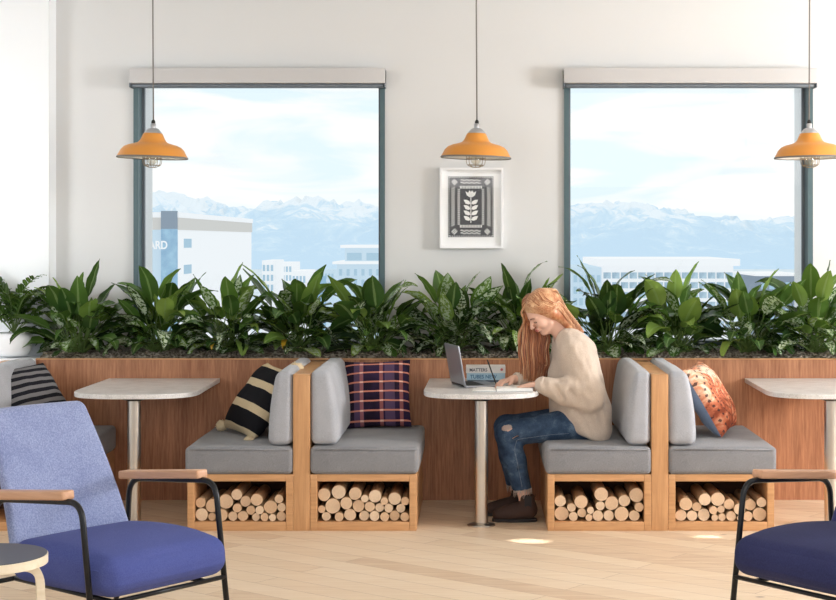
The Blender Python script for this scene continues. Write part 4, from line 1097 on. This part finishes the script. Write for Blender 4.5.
# jeans
J = Field((.02, .14, .12), (.80, .66, .70), .0045)
J.cap((.62, .36, .545), (.62, .44, .545), .118, .118, .05)
J.cap((.61, .315, .550), KN+Vector((.01, 0, 0)), .094, .068, .04); J.cap((.61, .485, .545), KNF+Vector((.01, 0, 0)), .092, .066, .03)
for a, b in ((KN, AN), (KNF, ANF)):
    e = a+(b-a)*.80; J.cap(a, a+(b-a)*.4, .067, .064, .03); J.cap(a+(b-a)*.4, e, .064, .052, .02)
    J.cap(a+Vector((.03, -.055, -.02)), a+Vector((.075, -.05, .0)), .006, .005, .02, cut=True); J.cap(a+Vector((.03, -.058, -.045)), a+Vector((.07, -.05, -.04)), .006, .005, .02, cut=True)
    J.cap(a+(b-a)*.45+Vector((-.05, -.03, 0)), a+(b-a)*.5+Vector((.03, -.055, 0)), .006, .005, .02, cut=True)
J.a = J.a
J.plane((.25, .4, .178), (0.1, 0, -1), .004)
jn = J.build('jeans', M['denim'], body, 2)
# ripped knee with threads, laid on the cloth
from mathutils.bvhtree import BVHTree
def bvh(o): return BVHTree.FromPolygons([v.co.copy() for v in o.data.vertices], [tuple(p.vertices) for p in o.data.polygons])
jb = bvh(jn)
def on(p, off):
    q, nr, _, _ = jb.find_nearest(Vector(p)); return q+nr*off
rr = random.Random(4); kc = KN+Vector((.0, -.060, .035)); nn = Vector((-.1, -.85, .5)).normalized(); a = Vector((1, 0, .3)); a = (a-nn*a.dot(nn)).normalized(); b = nn.cross(a)
vs = [on(kc, .0035)]; fs = []; n = 20
for rg, k_ in ((.5, .0035), (1.0, .0018)):
    for k in range(n):
        jg = 1+(.22*rr.uniform(-1, 1) if rg == 1 else 0); vs.append(on(kc+a*.030*rg*jg*math.cos(2*PI*k/n)+b*.017*rg*jg*math.sin(2*PI*k/n), k_))
fs = [(0, 1+k, 1+(k+1) % n) for k in range(n)]+[(1+k, 1+n+k, 1+n+(k+1) % n, 1+(k+1) % n) for k in range(n)]
MB().add(vs, fs).build('knee_rip', M['skin'], jn)
m = MB()
for k in range(12):
    q = kc+b*(-.014+.028*k/11); w_ = .028*math.sqrt(max(.1, 1-((k-5.5)/6.5)**2)); m.tube([on(q+a*w_*s_, .0048) for s_ in (-1, -.5, 0, .5, 1)], .0010, 4)
m.build('frayed_threads', M['fray'], jn)
P = [(.50, .22, .49), (.40, .22, .485), (.30, .22, .470), (.225, .22, .455), (.205, .22, .40), (.225, .22, .30), (.245, .22, .20)]
MB().tube([on(q, .001) for q in catmull(P, 5)], .0007, 5).build('side_seam', M['denim_dark'], jn)
for a_, b_ in ((KN, AN), (KNF, ANF)):
    e = a_+(b_-a_)*.82; m = MB()
    for k in range(46):
        an = 2*PI*k/46; q = Vector((e.x+.050*math.cos(an), e.y+.050*math.sin(an), .184+rr.uniform(-.002, .004)))
        Ln = rr.uniform(.018, .055); m.tube([q, q+Vector((rr.uniform(-.004, .004), rr.uniform(-.004, .004), -Ln*.5)), q+Vector((rr.uniform(-.008, .008), rr.uniform(-.006, .006), -Ln))], [.0022, .0018, .001], 4)
    m.build('frayed_hem', M['fray'], jn)
# boots
for k, b_ in enumerate((AN, ANF)):
    G = Field((b_.x-.24, b_.y-.09, -.01), (b_.x+.10, b_.y+.09, .17), .004)
    yb = b_.y
    G.cap((b_.x+.004, yb, .135), (b_.x+.012, yb, .075), .043, .046, .03); G.cap((b_.x+.015, yb, .060), (b_.x-.06, yb, .052), .044, .044, .03); G.cap((b_.x-.06, yb, .052), (b_.x-.145, yb, .038), .044, .034, .03, sq=(1, 1.05, .9))
    G.cap((b_.x-.10, yb, .045), (b_.x-.148, yb, .038), .042, .034, .02)
    G.plane((0, 0, .016), (0, 0, -1), .004); G.plane((0, 0, .152), (0, 0, 1), .004)
    bt = G.build('boot', M['boot'], body, 2)
    out = []
    for q in range(40):
        an = 2*PI*q/40; c, s_ = math.cos(an), math.sin(an); cx_ = b_.x-.062; wd = .047-.006*(c > 0)
        out.append((cx_+.125*math.copysign(abs(c)**.8, c), yb+wd*math.copysign(abs(s_)**.75, s_)))
    MB().prism(out, .001, .018, bev=.002).build('boot_sole', M['elastic'], bt)
    MB().box(b_.x-.008, b_.x+.030, yb-.0475, yb-.0440, .055, .148).build('elastic_side', M['elastic'], bt)
    m = MB(); m.add([(b_.x+.044, yb-.008, .13), (b_.x+.056, yb-.008, .15), (b_.x+.056, yb+.008, .15), (b_.x+.044, yb+.008, .13)], [(0,1,2,3)]).build('pull_tab', M['elastic'], bt)

# hair: shell over the skull plus strands
HF = Field((.16, .20, .72), (.66, .60, 1.33), .0045)
HF.ell(H(-.014, 0, .055), (.098, .081, .084), .01, ROT); HF.ell(H(-.030, 0, .02), (.076, .076, .085), .03, ROT)
HF.cap(H(-.07, .0, .03), Vector((.535, .385, 1.050)), .050, .026, .05); HF.cap(H(-.045, .050, .015), Vector((.528, .345, 1.058)), .030, .018, .04)
HF.cap(H(.045, .050, .085), H(-.008, .074, .012), .022, .022, .02); HF.cap(H(-.006, .072, .015), H(-.020, .072, -.030), .026, .022, .02)
HF.cap(H(.03, -.05, .09), H(.062, -.078, .02), .030, .026, .03); HF.cap(H(.062, -.078, .02), (.285, .485, .98), .026, .020, .03, sq=(1.4, .8, 1)); HF.cap((.285, .485, .98), (.318, .455, .84), .022, .006, .03, sq=(1.9, .8, 1)); HF.cap((.365, .480, 1.03), (.365, .455, .86), .026, .006, .03, sq=(1.4, .8, 1))
HF.ell(H(.108, .030, -.022), (.070, .072, .078), .010, ROT, True); HF.cap(H(.055, .07, -.060), H(.10, .06, -.06), .042, .05, .01, cut=True); HF.cap(H(.060, .075, -.03), H(.09, .075, -.01), .026, .04, .01, cut=True)
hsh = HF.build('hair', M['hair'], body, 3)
rr = random.Random(21)
me = hsh.data; at = me.attributes.new('tint', 'FLOAT', 'POINT')
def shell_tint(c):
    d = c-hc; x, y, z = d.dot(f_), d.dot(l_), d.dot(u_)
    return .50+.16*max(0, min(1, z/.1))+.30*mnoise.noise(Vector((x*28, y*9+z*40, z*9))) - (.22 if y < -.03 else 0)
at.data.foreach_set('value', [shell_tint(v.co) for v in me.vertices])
vs, fs, tv = [], [], []
def strand(P, r, tn, m=4, n=5):
    P = catmull(P, m); k0 = len(vs); L = len(P); mb = MB(); mb.tube(P, [r*(.6+.8*math.sin(PI*min(1, .15+i/L*.9))) for i in range(L)], n, cap=False, flat=.6)
    vs.extend(mb.v); fs.extend([tuple(i+k0 for i in f) for f in mb.f]); tv.extend([tn]*len(mb.v))
def j(p, s=.004): return Vector(p)+Vector((rr.uniform(-s, s), rr.uniform(-s, s), rr.uniform(-s, s)))
cl = lambda x: min(1, max(0, x))
hb = bvh(hsh)
def hs(p, off=.002, mx=.3):
    q, nr, _, d = hb.find_nearest(Vector(p))
    return q+nr*off if d < mx else Vector(p)
for k in range(360):       # near side: parting -> over the temple and ear -> shoulder
    q = rr.random(); a = -.06+.145*q
    root = H(a, .004, .16); m0 = H(a*.85-.004, .045, .135-.35*max(0, a)); m1 = H(.030*q+a*.45-.012, .085, .085-.015*q); m2 = H(-.010-.055*(1-q)+.016*q, .10, .030-.022*q)
    m3 = H(-.050-.045*(1-q), .085-.02*(1-q), .004-.006*q); en = Vector((.542+.024*(1-q), .335+.05*rr.random(), 1.062+.020*(1-q)-.018*q))
    P = [hs(root), hs(j(m0)), hs(j(m1)), hs(j(m2)), hs(j(m3, .006)), j(en, .005), en+Vector((.030, .06, -.035))]
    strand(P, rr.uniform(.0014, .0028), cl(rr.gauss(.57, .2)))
for k in range(120):        # back of the head
    q = rr.random(); yy = rr.uniform(-.04, .05)
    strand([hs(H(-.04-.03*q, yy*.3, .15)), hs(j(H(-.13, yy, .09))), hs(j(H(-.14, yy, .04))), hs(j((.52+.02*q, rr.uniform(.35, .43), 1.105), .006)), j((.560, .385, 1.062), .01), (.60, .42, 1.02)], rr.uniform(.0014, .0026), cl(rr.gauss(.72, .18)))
for k in range(460):       # far curtain
    q = rr.random(); a = .0+.098*q
    root = hs(H(a, -.004, .16)); m1 = hs(H(a+.002, -.048, .130-.45*a)); m2 = H(.030+.062*q, -.082+.012*q, .055-.02*q)
    xb = .388-.148*q+rr.uniform(-.012, .012); yb = .490-.03*q+rr.uniform(-.03, .02); tw = math.sin(k*.7)
    low = rr.uniform(.758, .80) if rr.random() < .7 else rr.uniform(.80, .92)
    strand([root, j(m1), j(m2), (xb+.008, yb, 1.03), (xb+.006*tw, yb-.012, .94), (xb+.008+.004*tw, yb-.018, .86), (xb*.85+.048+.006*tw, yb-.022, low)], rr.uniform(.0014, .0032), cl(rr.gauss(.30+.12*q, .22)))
for k in range(40):        # loose wisps in front of the forehead
    q = rr.random(); strand([hs(H(.07+.015*q, -.004, .13-.02*q)), j(H(.100, -.030, .080)), j(H(.110, -.055, .03)), (.230+rr.uniform(-.006, .02), .46, 1.02), (.236+rr.uniform(-.010, .03), .455, .92), (.250+rr.uniform(0, .02), .45, rr.uniform(.77, .86))], .0013, rr.uniform(.5, 1))
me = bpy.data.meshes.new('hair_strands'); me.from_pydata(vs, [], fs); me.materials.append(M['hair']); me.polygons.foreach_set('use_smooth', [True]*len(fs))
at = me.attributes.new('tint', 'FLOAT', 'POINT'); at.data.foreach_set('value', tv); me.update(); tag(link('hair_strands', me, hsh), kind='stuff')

# ================================================================= light
wd = bpy.data.worlds.new('world'); bpy.context.scene.world = wd; wd.use_nodes = True; nt = wd.node_tree; nt.nodes.clear()
out = nt.nodes.new('ShaderNodeOutputWorld'); bg = nt.nodes.new('ShaderNodeBackground'); tc = nt.nodes.new('ShaderNodeTexCoord'); mp = nt.nodes.new('ShaderNodeMapping')
mp.inputs['Scale'].default_value = (5, 5, 26); nz = nt.nodes.new('ShaderNodeTexNoise'); nz.inputs['Scale'].default_value = 1.6; nz.inputs['Detail'].default_value = 4; nz.inputs['Distortion'].default_value = .6
rp = nt.nodes.new('ShaderNodeValToRGB'); rp.color_ramp.elements[0].position = .40; rp.color_ramp.elements[0].color = (.80, .93, .99, 1); rp.color_ramp.elements[1].position = .56; rp.color_ramp.elements[1].color = (1, .995, .985, 1)
nt.links.new(tc.outputs['Generated'], mp.inputs[0]); nt.links.new(mp.outputs[0], nz.inputs['Vector']); nt.links.new(nz.outputs['Fac'], rp.inputs[0]); nt.links.new(rp.outputs[0], bg.inputs[0]); nt.links.new(bg.outputs[0], out.inputs[0])
bg.inputs['Strength'].default_value = 1.06
def area(name, loc, target, sx, sy, power, col=(1,1,1)):
    L = bpy.data.lights.new(name, 'AREA'); L.shape = 'RECTANGLE'; L.size = sx; L.size_y = sy; L.energy = power; L.color = col
    o = bpy.data.objects.new(name, L); C.objects.link(o); o.location = loc; o.rotation_euler = (Vector(target)-Vector(loc)).to_track_quat('-Z', 'Y').to_euler(); return o
area('side_window_light', (6.0, -1.4, 2.1), (-.5, 1.0, 1.3), 1.0, 1.1, 250, (1.0, .99, .98))
area('room_fill_light', (1.5, -5.5, 3.3), (0, .3, .8), 4.5, 2.5, 86, (1.0, .995, 1.0))  # added overhead fill for the interior, not a fixture of the room
o = area('pier_fill_light', (-4.6, -2.2, 2.0), (-3.2, 1.3, 1.7), 1.2, 1.4, 9, (.94, .97, 1.0)); o.data.spread = R(60)  # added fill that brightens the pier; its window is invented
for k, (tx, ty, pw) in enumerate(((.27, -.29, 2300), (1.20, -.17, 1500))):
    L = bpy.data.lights.new('sun_glint', 'SPOT'); L.energy = pw; L.spot_size = R(2.3-.6*k); L.spot_blend = 1.0; L.shadow_soft_size = .01; L.color = (1, .97, .92)
    o = bpy.data.objects.new('sun_glint', L); C.objects.link(o); o.location = (tx+3.2, ty-.6, 2.3); o.rotation_euler = (Vector((tx, ty, 0))-o.location).to_track_quat('-Z', 'Y').to_euler()

bpy.context.scene.view_settings.view_transform = 'Standard'
bpy.context.scene.view_settings.look = 'None'
